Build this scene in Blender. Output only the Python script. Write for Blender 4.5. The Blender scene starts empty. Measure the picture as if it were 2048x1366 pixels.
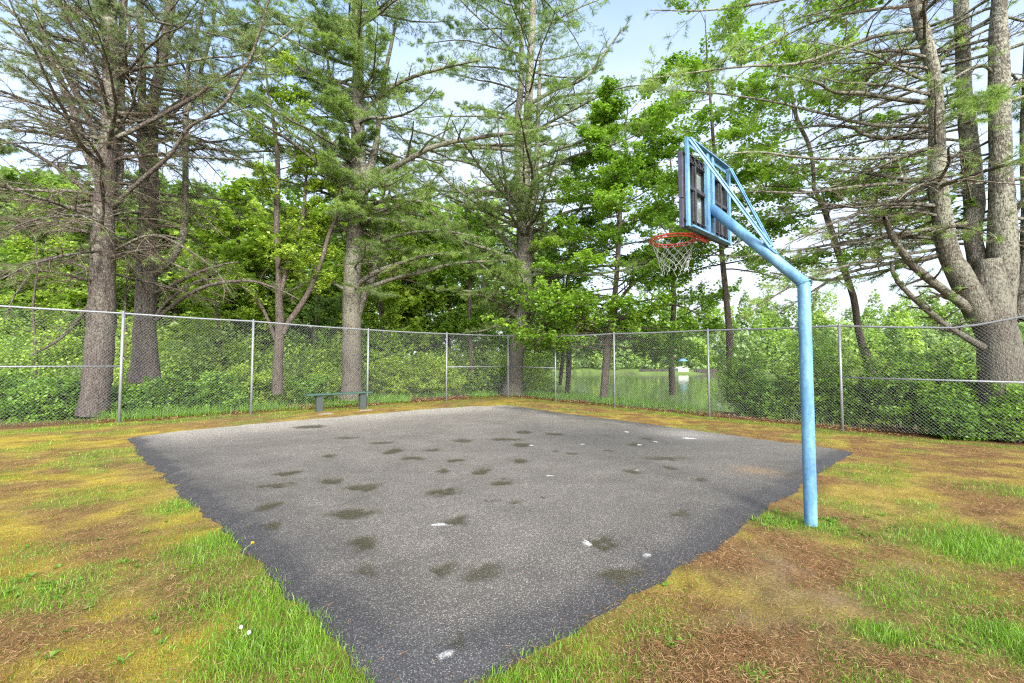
import bpy, bmesh, math, random
import numpy as np
from mathutils import Vector, Matrix
R = np.random.default_rng(7)
random.seed(7)
PI = math.pi
scn = bpy.context.scene
COL = scn.collection
F = 900.0; CX = 1024.0; CY = 683.0; HC = 1.40
TILT = math.radians(2.64)
S = 1.0526

# ------------------------------------------------------------------ camera maths
def ray(px, py):
    u = (px-CX)/F; v = (CY-py)/F
    return np.array([u, math.cos(TILT)-v*math.sin(TILT), math.sin(TILT)+v*math.cos(TILT)])
def at(px, py, Y):
    d = ray(px, py); k = Y/d[1]
    return np.array([d[0]*k, Y, HC+d[2]*k])
def project(p):
    x, y, z = p[..., 0], p[..., 1], p[..., 2]-HC
    c, s = math.cos(TILT), math.sin(TILT)
    dep = y*c+z*s; up = -y*s+z*c
    dep = np.maximum(dep, .05)
    return CX+F*x/dep, CY-F*up/dep
def sst(a, b, x):
    t = np.clip((x-a)/(b-a), 0, 1); return t*t*(3-2*t)

# ------------------------------------------------------------------ value noise
def _h(ix, iy, seed):
    n = (ix*374761393 + iy*668265263 + seed*974634777) & 0xFFFFFFFF
    n = ((n ^ (n >> 13))*1274126177) & 0xFFFFFFFF
    n = n ^ (n >> 16)
    return (n & 0xFFFF)/65535.0
def vnoise(x, y, seed=0):
    x = np.asarray(x, float); y = np.asarray(y, float)
    ix = np.floor(x).astype(np.int64); iy = np.floor(y).astype(np.int64)
    fx = x-ix; fy = y-iy
    fx = fx*fx*(3-2*fx); fy = fy*fy*(3-2*fy)
    a = _h(ix, iy, seed); b = _h(ix+1, iy, seed); c = _h(ix, iy+1, seed); d = _h(ix+1, iy+1, seed)
    return (a*(1-fx)+b*fx)*(1-fy)+(c*(1-fx)+d*fx)*fy
def fbm(x, y, seed=0, o=4):
    s = 0; a = .5; t = 0
    for i in range(o):
        s = s+a*vnoise(x*2**i, y*2**i, seed+i*17); t += a; a *= .55
    return s/t

# ------------------------------------------------------------------ ground shape
C0 = np.array([-.16, 18.4])*S; L0 = np.array([-8.84, 10.15])*S; R0 = np.array([7.66, 10.46])*S
def unit2(v): return v/np.linalg.norm(v)
dl = unit2(L0-C0); dr = unit2(R0-C0)
nl = np.array([dl[1], -dl[0]]);  nl = nl if nl[1] > 0 else -nl
nr = np.array([-dr[1], dr[0]]);  nr = nr if nr[1] > 0 else -nr
WATER = -1.0
def g0(x, y):
    return sst(3.5, 10.5, y)*(-.085-.0047*np.minimum(x, 0)-.0235*np.clip(x, 0, 14))
def ground(x, y):
    x = np.asarray(x, float); y = np.asarray(y, float)
    eL = (x-C0[0])*nl[0]+(y-C0[1])*nl[1]
    eR = (x-C0[0])*nr[0]+(y-C0[1])*nr[1]
    e = np.maximum(eL, eR)
    z = g0(x, np.minimum(y, 20))
    z = z+.035*(fbm(x*.55, y*.55, 3)-.5)*sst(1.2, 3, y)+.02*(fbm(x*2.1, y*2.1, 5)-.5)
    z = z-.15*sst(.5, 5, e)+.18*(fbm(x*.3, y*.3, 9)-.5)*sst(1, 5, e)
    pond = sst(4.0, 9.5, eR+1.2*(fbm(x*.2, y*.2, 21)-.5))*sst(0, 3.5, x-.055*y-1.0+2*(fbm(x*.12, y*.12, 23)-.5))
    far = 92+9*(fbm(x*.03, y*0+2, 31)-.5)
    z = z-1.5*pond*(1-sst(far-1, far+.6, y))
    back = sst(far, far+60, y)
    z = z+back*5*sst(-40, 10, x)
    z = z+sst(24, 60, y)*(1-sst(-4, 6, x-.05*y))*1.5
    return z
def on_ground(px, py, it=12):
    d = ray(px, py); z = 0.
    for _ in range(it):
        k = (z-HC)/d[2]; p = d*k; z = float(ground(p[0], p[1]))
    k = (z-HC)/d[2]
    return np.array([d[0]*k, d[1]*k, z])

# ------------------------------------------------------------------ mesh accumulation
class Acc:
    def __init__(s): s.V = []; s.F4 = []; s.F3 = []; s.M4 = []; s.M3 = []; s.T4 = []; s.T3 = []; s.n = 0
    def add(s, V, F4=None, F3=None, mat=0, t4=None, t3=None):
        V = np.asarray(V, np.float32).reshape(-1, 3)
        if F4 is not None and len(F4):
            F4 = np.asarray(F4, np.int64).reshape(-1, 4); s.F4.append(F4+s.n); s.M4.append(np.full(len(F4), mat, np.int32))
            s.T4.append(np.full(len(F4), .5, np.float32) if t4 is None else np.asarray(t4, np.float32))
        if F3 is not None and len(F3):
            F3 = np.asarray(F3, np.int64).reshape(-1, 3); s.F3.append(F3+s.n); s.M3.append(np.full(len(F3), mat, np.int32))
            s.T3.append(np.full(len(F3), .5, np.float32) if t3 is None else np.asarray(t3, np.float32))
        s.V.append(V); s.n += len(V)
    def mesh(s, name, mats, off=(0, 0, 0), smooth=False, smooth_mats=None):
        V = np.concatenate(s.V)-np.asarray(off, np.float32)
        f4 = np.concatenate(s.F4) if s.F4 else np.zeros((0, 4), np.int64)
        f3 = np.concatenate(s.F3) if s.F3 else np.zeros((0, 3), np.int64)
        mi = np.concatenate(s.M4+s.M3).astype(np.int32); ti = np.concatenate(s.T4+s.T3).astype(np.float32)
        me = bpy.data.meshes.new(name)
        me.vertices.add(len(V)); me.vertices.foreach_set('co', V.astype(np.float32).ravel())
        li = np.concatenate([f4.ravel(), f3.ravel()]).astype(np.int32)
        tot = np.concatenate([np.full(len(f4), 4), np.full(len(f3), 3)]).astype(np.int32)
        st = np.concatenate([[0], np.cumsum(tot)[:-1]]).astype(np.int32)
        me.loops.add(len(li)); me.loops.foreach_set('vertex_index', li)
        me.polygons.add(len(tot)); me.polygons.foreach_set('loop_start', st); me.polygons.foreach_set('loop_total', tot)
        for m in mats: me.materials.append(m)
        me.polygons.foreach_set('material_index', mi)
        sm = np.zeros(len(tot), bool)
        if smooth: sm[:] = True
        if smooth_mats is not None: sm = np.isin(mi, smooth_mats)
        me.polygons.foreach_set('use_smooth', sm)
        a = me.attributes.new('tint', 'FLOAT', 'FACE'); a.data.foreach_set('value', ti)
        me.update(calc_edges=True)
        return me
def link(name, me, parent=None, loc=(0, 0, 0)):
    o = bpy.data.objects.new(name, me); COL.objects.link(o); o.location = loc
    if parent is not None: o.parent = parent
    return o
def tag(o, label=None, cat=None, group=None, kind=None):
    if label: o['label'] = label
    if cat: o['category'] = cat
    if group: o['group'] = group
    if kind: o['kind'] = kind
    return o
def thing(name, label, cat, loc, group=None, rz=0):
    o = bpy.data.objects.new(name, None); COL.objects.link(o)
    o.location = loc; o.rotation_euler = (0, 0, rz); o.empty_display_size = .1
    return tag(o, label, cat, group)

def nrm(v): return v/np.maximum(np.linalg.norm(v, axis=-1, keepdims=True), 1e-9)
def add_tubes(acc, P, Rr, sides=5, mat=0, jitter=0., tint=None):
    P = np.asarray(P, float); Rr = np.asarray(Rr, float)
    B, n, _ = P.shape
    T = nrm(np.gradient(P, axis=1))
    m = nrm(P[:, -1]-P[:, 0])
    ref = np.where(np.abs(m[:, 2:3]) > .8, np.array([[1., .13, 0]]), np.array([[.05, .02, 1.]]))[:, None, :]
    U = nrm(np.cross(T, np.broadcast_to(ref, T.shape))); W = np.cross(T, U)
    an = np.arange(sides)*2*PI/sides
    rad = Rr[:, :, None]*np.ones(sides)
    if jitter: rad = rad*(1+jitter*R.normal(size=(B, n, sides)))
    V = P[:, :, None, :]+rad[..., None]*(U[:, :, None, :]*np.cos(an)[:, None]+W[:, :, None, :]*np.sin(an)[:, None])
    idx = np.arange(B*n*sides).reshape(B, n, sides)
    a = idx[:, :-1]; b = idx[:, 1:]
    q = np.stack([a, np.roll(a, -1, 2), np.roll(b, -1, 2), b], -1).reshape(-1, 4)
    t4 = None
    if tint is not None: t4 = np.repeat(tint, (n-1)*sides)
    acc.add(V, F4=q, mat=mat, t4=t4)
def box(acc, c, sx, sy, sz, rot=None, mat=0, bev=0.):
    """bevelled box, axes given by the 3 columns of rot"""
    h = np.array([sx, sy, sz])/2
    bm = bmesh.new(); bmesh.ops.create_cube(bm, size=1)
    for v in bm.verts: v.co = Vector((v.co.x*sx, v.co.y*sy, v.co.z*sz))
    if bev > 0: bmesh.ops.bevel(bm, geom=bm.edges[:], offset=bev, segments=2, affect='EDGES', profile=.5)
    bm.verts.index_update()
    V = np.array([v.co[:] for v in bm.verts])
    if rot is not None: V = V @ np.asarray(rot).T
    V = V+np.asarray(c)
    q = [[v.index for v in f.verts] for f in bm.faces if len(f.verts) == 4]
    t = [[v.index for v in f.verts] for f in bm.faces if len(f.verts) == 3]
    acc.add(V, F4=q, F3=t, mat=mat); bm.free()
def bar(acc, p, q, w, d, side, mat=0, bev=.003):
    """rectangular bar from p to q; side = direction of the w dimension"""
    p = np.asarray(p, float); q = np.asarray(q, float)
    t = (q-p)/np.linalg.norm(q-p); s = np.asarray(side, float); s = s-t*np.dot(s, t); s /= np.linalg.norm(s)
    u = np.cross(t, s)
    box(acc, (p+q)/2, np.linalg.norm(q-p), w, d, np.stack([t, s, u], 1), mat, bev)
def cyl(acc, p, q, r, sides=16, mat=0, cap=True, r2=None):
    p = np.asarray(p, float); q = np.asarray(q, float); r2 = r if r2 is None else r2
    if cap:
        t = (q-p)/np.linalg.norm(q-p)*1e-3
        P = np.array([[p, p+t*.01, (p+q)/2, q-t*.01, q]]); RR = np.array([[1e-4, r, (r+r2)/2, r2, 1e-4]])
        # the caps need sharp rings: doubled rings keep the wall shading flat enough
    else: P = np.array([[p, (p+q)/2, q]]); RR = np.array([[r, (r+r2)/2, r2]])
    T = (q-p)/np.linalg.norm(q-p)
    ref = np.array([1., .1, 0]) if abs(T[2]) > .8 else np.array([0, 0, 1.])
    U = np.cross(T, ref); U /= np.linalg.norm(U); W = np.cross(T, U)
    an = np.arange(sides)*2*PI/sides
    V = P[0][:, None, :]+RR[0][:, None, None]*(U*np.cos(an)[:, None]+W*np.sin(an)[:, None])
    n = len(V); idx = np.arange(n*sides).reshape(n, sides); a = idx[:-1]; b = idx[1:]
    acc.add(V, F4=np.stack([a, np.roll(a, -1, 1), np.roll(b, -1, 1), b], -1).reshape(-1, 4), mat=mat)

# ------------------------------------------------------------------ materials
def new_mat(name):
    m = bpy.data.materials.new(name); m.use_nodes = True
    nt = m.node_tree; nt.nodes.clear()
    return m, nt, nt.nodes, nt.links
def N(nt, typ, **kw):
    n = nt.nodes.new(typ)
    for k, v in kw.items():
        if k in n.inputs: n.inputs[k].default_value = v
        else: setattr(n, k, v)
    return n
def ramp(nt, stops, interp='LINEAR'):
    r = nt.nodes.new('ShaderNodeValToRGB'); e = r.color_ramp.elements
    r.color_ramp.interpolation = interp
    while len(e) < len(stops): e.new(.5)
    for i, (p, c) in enumerate(stops):
        e[i].position = p; e[i].color = (*c, 1) if len(c) == 3 else c
    return r
def leaf_mat(name, stops, trans=.4, gloss=.04):
    m, nt, ns, L = new_mat(name)
    a = N(nt, 'ShaderNodeAttribute', attribute_name='tint')
    r = ramp(nt, stops); L.new(a.outputs['Fac'], r.inputs['Fac'])
    d = N(nt, 'ShaderNodeBsdfDiffuse'); t = N(nt, 'ShaderNodeBsdfTranslucent')
    L.new(r.outputs[0], d.inputs['Color']); L.new(r.outputs[0], t.inputs['Color'])
    mx = N(nt, 'ShaderNodeMixShader'); mx.inputs[0].default_value = trans
    L.new(d.outputs[0], mx.inputs[1]); L.new(t.outputs[0], mx.inputs[2])
    out = N(nt, 'ShaderNodeOutputMaterial')
    if gloss > 0:
        g = N(nt, 'ShaderNodeBsdfGlossy', Roughness=.45); g.inputs['Color'].default_value = (.9, .95, .9, 1)
        m2 = N(nt, 'ShaderNodeMixShader'); m2.inputs[0].default_value = gloss
        L.new(mx.outputs[0], m2.inputs[1]); L.new(g.outputs[0], m2.inputs[2]); L.new(m2.outputs[0], out.inputs[0])
    else: L.new(mx.outputs[0], out.inputs[0])
    return m
def bark_mat(name, c1, c2, lichen=.3, scale=9., bump=.6):
    m, nt, ns, L = new_mat(name)
    tc = N(nt, 'ShaderNodeTexCoord'); mp = N(nt, 'ShaderNodeMapping'); mp.inputs['Scale'].default_value = (1, 1, .38)
    L.new(tc.outputs['Object'], mp.inputs['Vector'])
    nz = N(nt, 'ShaderNodeTexNoise', Scale=scale*.7, Detail=4.); L.new(mp.outputs[0], nz.inputs['Vector'])
    ad = N(nt, 'ShaderNodeVectorMath', operation='MULTIPLY_ADD'); ad.inputs[1].default_value = (.12, .12, .12)
    L.new(nz.outputs['Color'], ad.inputs[0]); L.new(mp.outputs[0], ad.inputs[2])
    vo = N(nt, 'ShaderNodeTexVoronoi', Scale=scale*2.4, feature='DISTANCE_TO_EDGE'); L.new(ad.outputs[0], vo.inputs['Vector'])
    n2 = N(nt, 'ShaderNodeTexNoise', Scale=scale*5, Detail=6., Roughness=.75); L.new(tc.outputs['Object'], n2.inputs['Vector'])
    m2 = N(nt, 'ShaderNodeMapping'); m2.inputs['Scale'].default_value = (1, 1, .14); L.new(tc.outputs['Object'], m2.inputs['Vector'])
    n5 = N(nt, 'ShaderNodeTexNoise', Scale=scale*2.6, Detail=4., Roughness=.7); L.new(m2.outputs[0], n5.inputs['Vector'])
    cmb = N(nt, 'ShaderNodeMath', operation='MULTIPLY_ADD'); cmb.inputs[1].default_value = 1.1; L.new(vo.outputs['Distance'], cmb.inputs[0]); L.new(n5.outputs['Fac'], cmb.inputs[2])
    r = ramp(nt, [(.34, tuple(q*.8 for q in c1)), (.50, tuple((p*.5+q*.5) for p, q in zip(c1, c2))), (.80, tuple(q*1.2 for q in c2))])
    L.new(cmb.outputs[0], r.inputs['Fac'])
    mx = N(nt, 'ShaderNodeMix', data_type='RGBA', blend_type='OVERLAY'); mx.inputs['Factor'].default_value = .85
    L.new(r.outputs[0], mx.inputs['A'])
    r2 = ramp(nt, [(.25, (.22, .22, .22)), (.75, (.8, .78, .76))]); L.new(n2.outputs['Fac'], r2.inputs['Fac']); L.new(r2.outputs[0], mx.inputs['B'])
    n3 = N(nt, 'ShaderNodeTexNoise', Scale=16., Detail=6., Roughness=.7); L.new(tc.outputs['Object'], n3.inputs['Vector'])
    n4 = N(nt, 'ShaderNodeTexNoise', Scale=1.1, Detail=2.); L.new(tc.outputs['Object'], n4.inputs['Vector'])
    mu = N(nt, 'ShaderNodeMath', operation='MULTIPLY_ADD'); mu.inputs[1].default_value = .45; L.new(n4.outputs['Fac'], mu.inputs[0]); L.new(n3.outputs['Fac'], mu.inputs[2])
    r3 = ramp(nt, [(.84-.3*lichen, (0, 0, 0)), (.92-.3*lichen, (1, 1, 1))]); L.new(mu.outputs[0], r3.inputs['Fac'])
    m3 = N(nt, 'ShaderNodeMix', data_type='RGBA'); 
    # lichen keeps to the upper, drier bark
    sz = N(nt, 'ShaderNodeSeparateXYZ'); L.new(tc.outputs['Object'], sz.inputs[0]); mr = N(nt, 'ShaderNodeMapRange'); mr.inputs['From Min'].default_value = 1.2; mr.inputs['From Max'].default_value = 5.5; mr.inputs['To Min'].default_value = .06; L.new(sz.outputs['Z'], mr.inputs['Value'])
    lm = N(nt, 'ShaderNodeMath', operation='MULTIPLY'); L.new(r3.outputs[0], lm.inputs[0]); L.new(mr.outputs[0], lm.inputs[1]); L.new(lm.outputs[0], m3.inputs['Factor'])
    L.new(mx.outputs['Result'], m3.inputs['A']); m3.inputs['B'].default_value = (.25, .25, .19, 1)
    bs = N(nt, 'ShaderNodeBsdfPrincipled', Roughness=.9); bs.inputs['Specular IOR Level'].default_value = .15
    L.new(m3.outputs['Result'], bs.inputs['Base Color'])
    hh = N(nt, 'ShaderNodeMath', operation='MULTIPLY_ADD'); hh.inputs[1].default_value = .5
    L.new(n2.outputs['Fac'], hh.inputs[0]); L.new(cmb.outputs[0], hh.inputs[2])
    bp = N(nt, 'ShaderNodeBump', Strength=bump, Distance=.03); L.new(hh.outputs[0], bp.inputs['Height']); L.new(bp.outputs[0], bs.inputs['Normal'])
    out = N(nt, 'ShaderNodeOutputMaterial'); L.new(bs.outputs[0], out.inputs[0])
    return m
def simple_mat(name, col, rough=.6, metal=0., var=.15, scale=12., col2=None, bump=0., spec=.4):
    m, nt, ns, L = new_mat(name)
    tc = N(nt, 'ShaderNodeTexCoord'); nz = N(nt, 'ShaderNodeTexNoise', Scale=scale, Detail=5., Roughness=.65)
    L.new(tc.outputs['Object'], nz.inputs['Vector'])
    c2 = col2 if col2 else tuple(c*(1-var*1.6) for c in col)
    c1 = col if col2 else tuple(min(1, c*(1+var)) for c in col)
    r = ramp(nt, [(.32, c2), (.66, c1)]); L.new(nz.outputs['Fac'], r.inputs['Fac'])
    bs = N(nt, 'ShaderNodeBsdfPrincipled', Roughness=rough, Metallic=metal); bs.inputs['Specular IOR Level'].default_value = spec
    L.new(r.outputs[0], bs.inputs['Base Color'])
    if bump:
        bp = N(nt, 'ShaderNodeBump', Strength=bump, Distance=.01); L.new(nz.outputs['Fac'], bp.inputs['Height']); L.new(bp.outputs[0], bs.inputs['Normal'])
    out = N(nt, 'ShaderNodeOutputMaterial'); L.new(bs.outputs[0], out.inputs[0])
    return m

M_PINE = bark_mat('pine_bark', (.018, .014, .013), (.112, .092, .082), .32, 9, 1.)
M_PINE2 = bark_mat('lichen_pine_bark', (.020, .017, .014), (.116, .102, .086), .50, 10, 1.)
M_TWIG = bark_mat('twig_bark', (.04, .030, .022), (.12, .094, .068), .25, 14, .3)
M_MAPLE = bark_mat('maple_bark', (.022, .018, .016), (.095, .076, .064), .12, 10)
M_NEED = leaf_mat('pine_needles', [(0, (.12, .20, .035)), (.5, (.24, .37, .065)), (1, (.38, .52, .10))], 0.5)
M_NEED_G = leaf_mat('greyish_needles', [(0, (.11, .15, .05)), (.5, (.20, .27, .08)), (1, (.30, .38, .11))], 0.5)
M_MAPLE_L = leaf_mat('maple_leaves', [(0, (.13, .25, .018)), (.5, (.25, .45, .032)), (1, (.40, .60, .065))], 0.55)
M_YELLOW_L = leaf_mat('spring_leaves', [(0, (.18, .28, .022)), (.5, (.33, .49, .045)), (1, (.50, .63, .08))], 0.5)
M_FARN = leaf_mat('pale_needles', [(0, (.15, .24, .07)), (.5, (.27, .40, .11)), (1, (.44, .57, .17))], .5)  # paler needle copy for far trees: distant light and haze put into the colour
M_BRIGHT_L = leaf_mat('brightened_leaves', [(0, (.16, .27, .03)), (.5, (.29, .46, .05)), (1, (.44, .60, .09))], .55)  # greens lightened to make up for shade on the background trees
M_SHRUB_L = leaf_mat('shrub_leaves', [(0, (.08, .18, .014)), (.5, (.18, .35, .03)), (1, (.31, .50, .055))], 0.5)
M_PALE_L = leaf_mat('pale_leaves', [(0, (.14, .23, .05)), (.5, (.25, .38, .085)), (1, (.36, .50, .12))], 0.5)

# ------------------------------------------------------------------ growing things
def grow(st, di, Ln, n, wig=.12, grav=0., up_end=0.):
    st = np.asarray(st, float); d = nrm(np.asarray(di, float)); Ln = np.asarray(Ln, float).reshape(-1, 1)
    P = [st]
    for i in range(n):
        d = d+R.normal(size=d.shape)*wig
        d[:, 2] += grav+up_end*i/n
        d = nrm(d); P.append(P[-1]+d*Ln/n)
    return np.stack(P, 1)
def pick(P, t):
    """points and tangents at fraction t (B,) along P (B,n,3)"""
    n = P.shape[1]-1; f = np.clip(t, 0, .999)*n; i = f.astype(int); w = (f-i)[:, None]
    b = np.arange(len(P)); a = P[b, i]; c = P[b, i+1]
    return a*(1-w)+c*w, nrm(c-a)
def children(P, k, t0, t1, ang, upb=0., planar=.8):
    B = len(P); t = (np.tile((np.arange(k)+.5)/k, B)+R.uniform(-.4, .4, B*k)/k)*(t1-t0)+t0
    PP = np.repeat(P, k, 0); p, T = pick(PP, t)
    side = nrm(np.cross(T, np.array([0, 0, 1.])+R.normal(size=T.shape)*.05))
    sg = np.where(np.tile(np.arange(k) % 2, B) == 0, 1., -1.)[:, None]
    oth = nrm(np.cross(T, side))
    w = R.normal(size=(B*k, 1))*(1-planar)*1.6
    s = nrm(side*sg+oth*w)
    a = ang+R.normal(size=(B*k, 1))*.18
    d = T*np.cos(a)+s*np.sin(a); d[:, 2] += upb
    return p, nrm(d), t, np.repeat(np.arange(B), k)
def add_needles(acc, p, ax, K, Ln, wd, mat, tint, spread=.9):
    M = len(p)
    if M == 0: return
    d = nrm(ax[:, None, :]*1.0+R.normal(size=(M, K, 3))*spread)
    ln = Ln*R.uniform(.7, 1.15, (M, K, 1))
    u = nrm(np.cross(d, R.normal(size=(M, K, 3))))*wd*.5
    b = p[:, None, :]+d*0.004
    V = np.stack([b-u, b+u, b+d*ln], 2)
    idx = np.arange(M*K*3).reshape(-1, 3)
    tt = np.repeat(tint, K)+R.normal(size=M*K)*.12
    acc.add(V, F3=idx, mat=mat, t3=np.clip(tt, 0, 1))
def add_leaves(acc, p, sz, mat, tint, flat=.6, droop=None, lobes=True):
    M = len(p)
    if M == 0: return
    nv = R.normal(size=(M, 3)); nv[:, 2] = np.abs(nv[:, 2])+flat*2; nv = nrm(nv)
    a = nrm(np.cross(nv, R.normal(size=(M, 3)))); b = np.cross(nv, a)
    s = (sz*R.uniform(.65, 1.3, (M, 1)))
    # a folded pair of faces: stem end, tip and two shoulders
    V = np.stack([p-a*s*.5, p+b*s*.46+nv*s*.13+a*s*.04, p+a*s*.55-nv*s*.12, p-b*s*.46+nv*s*.13+a*s*.04], 1)
    i = np.arange(M*4).reshape(-1, 4)
    tt = np.clip(tint+R.normal(size=M)*.13, 0, 1)
    acc.add(V, F3=np.concatenate([i[:, [0, 1, 2]], i[:, [0, 2, 3]]]), mat=mat, t3=np.concatenate([tt, tt]))
def smooth_path(pts, rr, m):
    pts = np.asarray(pts, float); rr = np.asarray(rr, float)
    n = len(pts)
    if n < 3:
        t = np.linspace(0, 1, m)[:, None]; return pts[0]*(1-t)+pts[-1]*t, rr[0]*(1-t[:, 0])+rr[-1]*t[:, 0]
    e = np.concatenate([[2*pts[0]-pts[1]], pts, [2*pts[-1]-pts[-2]]])
    s = np.linspace(0, n-1-1e-6, m); i = s.astype(int); t = (s-i)[:, None]
    p0, p1, p2, p3 = e[i], e[i+1], e[i+2], e[i+3]
    q = .5*((2*p1)+(-p0+p2)*t+(2*p0-5*p1+4*p2-p3)*t**2+(-p0+3*p1-3*p2+p3)*t**3)
    return q, np.interp(s, np.arange(n), rr)
def traced(lst, Y, dY=0., m=None, wig=0.):
    k = len(lst); P = []; rr = []
    for i, (px, py, w) in enumerate(lst):
        y = Y+dY*i/(k-1); P.append(at(px, py, y)); rr.append(w*.5/F*y/math.hypot(1, (px-CX)/F))  # a round stem off the axis looks wider than it is
    P = np.array(P)
    if m is None: m = max(8, int(np.sum(np.linalg.norm(np.diff(P, axis=0), axis=1))/.3))
    m = min(m, 70)
    P, rr = smooth_path(P, rr, m)
    if wig: P = P+np.cumsum(R.normal(size=P.shape)*wig, 0)*np.linspace(0, 1, len(P))[:, None]
    return P, rr
def resample(P, n):
    d = np.concatenate([[0], np.cumsum(np.linalg.norm(np.diff(P, axis=0), axis=1))])
    s = np.linspace(0, d[-1], n)
    return np.stack([np.interp(s, d, P[:, k]) for k in range(3)], 1), d[-1]

# ------------------------------------------------------------------ pines and maples along the fence
GREEN = [  # where the photo shows living needles: px, py, rx, ry, amount
    (715, 110, 90, 130, 1.), (740, 230, 110, 90, .95), (900, 40, 260, 110, 1.1), (1010, 80, 170, 110, 1.2), (1050, 300, 90, 80, 1.), (1120, 110, 190, 150, 1.1), (1060, 220, 130, 90, 1.), (850, 260, 160, 120, .7),
    (1000, 510, 140, 60, 1.), (880, 470, 140, 50, .8), (1180, 240, 100, 40, .9), (1400, 170, 150, 130, .8), (1380, 40, 130, 90, .6), (1460, 100, 110, 90, .7),
    (560, 100, 130, 150, .9), (460, 80, 110, 120, .7), (330, 30, 60, 50, .6), (215, 20, 40, 40, .5), (1990, 200, 70, 50, .8), (2040, 260, 40, 90, .7),
    (620, 330, 70, 90, .4), (850, 150, 120, 90, .45), (820, 360, 120, 60, .35), (1230, 60, 80, 60, .6), (900, 250, 100, 90, .35), (660, 40, 70, 70, .7), (1060, 190, 90, 60, .7), (760, 330, 70, 60, .6),
    (1440, 600, 120, 50, .8), (1500, 560, 120, 60, .3), (1720, 560, 140, 60, .35), (1330, 600, 60, 40, .4), (330, 330, 70, 50, .25), (60, 130, 70, 50, .35), (90, 40, 90, 50, .3), (400, 400, 80, 60, .2)]
def green_lo(p): return green(p, .06)
def green(p, base=.32):
    px, py = project(p); v = np.full(len(p), base)
    for a, b, c, d, w in GREEN:
        v = np.maximum(v, w*np.exp(-(((px-a)/c)**2+((py-b)/d)**2)*.9))
    return v

def boughs(acc, P, r0, k2, l2, k3, l3, live, tm=0, nm=1, t0=.15, K=10, nl=.14, nw=.0085, tufts=4, grav=-.01, dens=None, ang=.95, leaf=None, leaves=5, planar=.85, twig_r=.004, upb=.05, tip_leaves=True, wig=.12):
    """secondary boughs, twigs, then needles or leaves on primaries P (B,n,3)"""
    B = len(P); L1 = np.linalg.norm(np.diff(P, axis=1), axis=2).sum(1)
    p2, d2, t2, b2 = children(P, k2, t0, .98, ang, upb, planar)
    ln2 = l2*L1[b2]*(1.02-.75*t2)*R.uniform(.6, 1.25, len(t2))
    S2 = grow(p2, d2, ln2, 5, wig, grav)
    rr2 = np.clip(r0[b2]*(1-.8*t2)*.45, .004, .05)
    add_tubes(acc, S2, rr2[:, None]*np.linspace(1, .35, 6), 4, tm)
    p3, d3, t3, b3 = children(S2, k3, .12, 1., ang*.85, upb*.6, planar)
    ln3 = l3*ln2[b3]*(1.05-.7*t3)*R.uniform(.6, 1.3, len(t3))+.05
    S3 = grow(p3, d3, ln3, 3, wig, grav)
    add_tubes(acc, S3, np.full(len(S3), twig_r)[:, None]*np.array([1, .85, .6, .3]), 3, tm)
    T = np.concatenate([S3, S2[:, [0, 2, 3, 5]]]); tt = np.concatenate([t2[b3]*.6+.4*t3, t2])
    own = np.concatenate([b2[b3], b2])
    tip = T[:, -1]
    pr = live[own]*sst(.0, .35, tt)
    if dens is not None: pr = pr*np.clip(1.35*dens(tip), 0, 1)
    keep = R.random(len(T)) < pr
    T = T[keep]; own = own[keep]
    ptint = np.clip(.42+.2*R.normal(size=B), .05, .95)[own]+.10*R.normal(size=len(T))
    if leaf is None:
        for j in range(tufts):
            q, ax = pick(T, np.clip(1-j*.24+R.uniform(-.08, .02, len(T)), 0, 1))
            add_needles(acc, q, ax, K, nl, nw, nm, np.clip(ptint+.08*(1-j), 0, 1))
    else:
        for j in range(leaves):
            q, ax = pick(T, R.uniform(.25, 1., len(T)))
            q = q+R.normal(size=q.shape)*leaf*.55
            add_leaves(acc, q, leaf, nm, np.clip(ptint, 0, 1))
    return len(T)

def ring_flare(P, rr, h, amt):
    z = P[:, 2]-P[0, 2]; return rr*(1+amt*np.exp(-z/h))
def primaries(stem, rr, n, t0, t1, L, elev=.12, grav=-.015, upe=.05, wig=.09, nseg=9, az=None, taper=.5):
    t = (np.arange(n)+R.uniform(0, 1, n))/n; t = t0+(t1-t0)*t
    i = np.clip((t*(len(stem)-1)).astype(int), 0, len(stem)-2)
    p = stem[i]; a = R.uniform(0, 2*PI, n) if az is None else az(n)
    el = elev+R.normal(size=n)*.15
    d = np.stack([np.cos(a)*np.cos(el), np.sin(a)*np.cos(el), np.sin(el)], 1)
    ln = L*(1-taper*(t-t0)/(t1-t0+1e-6))*R.uniform(.6, 1.15, n)
    P = grow(p, d, ln, nseg, wig, grav, upe)
    r0 = np.clip(rr[i]*.30, .012, .013*ln+.006)
    return P, r0
def stem_tubes(acc, stems, sides=14, mat=0, jit=.03):
    for P, rr in stems:
        n = len(P)
        rn = rr*(1+.06*np.sin(np.linspace(0, 17, n)+R.uniform(0, 6)))
        add_tubes(acc, P[None], rn[None], sides, mat, jit)
def limbs_tubes(acc, Ps, rs, sides=6, mat=0):
    for P, r in zip(Ps, rs): add_tubes(acc, P[None], r[None], sides, mat, .06)

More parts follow.
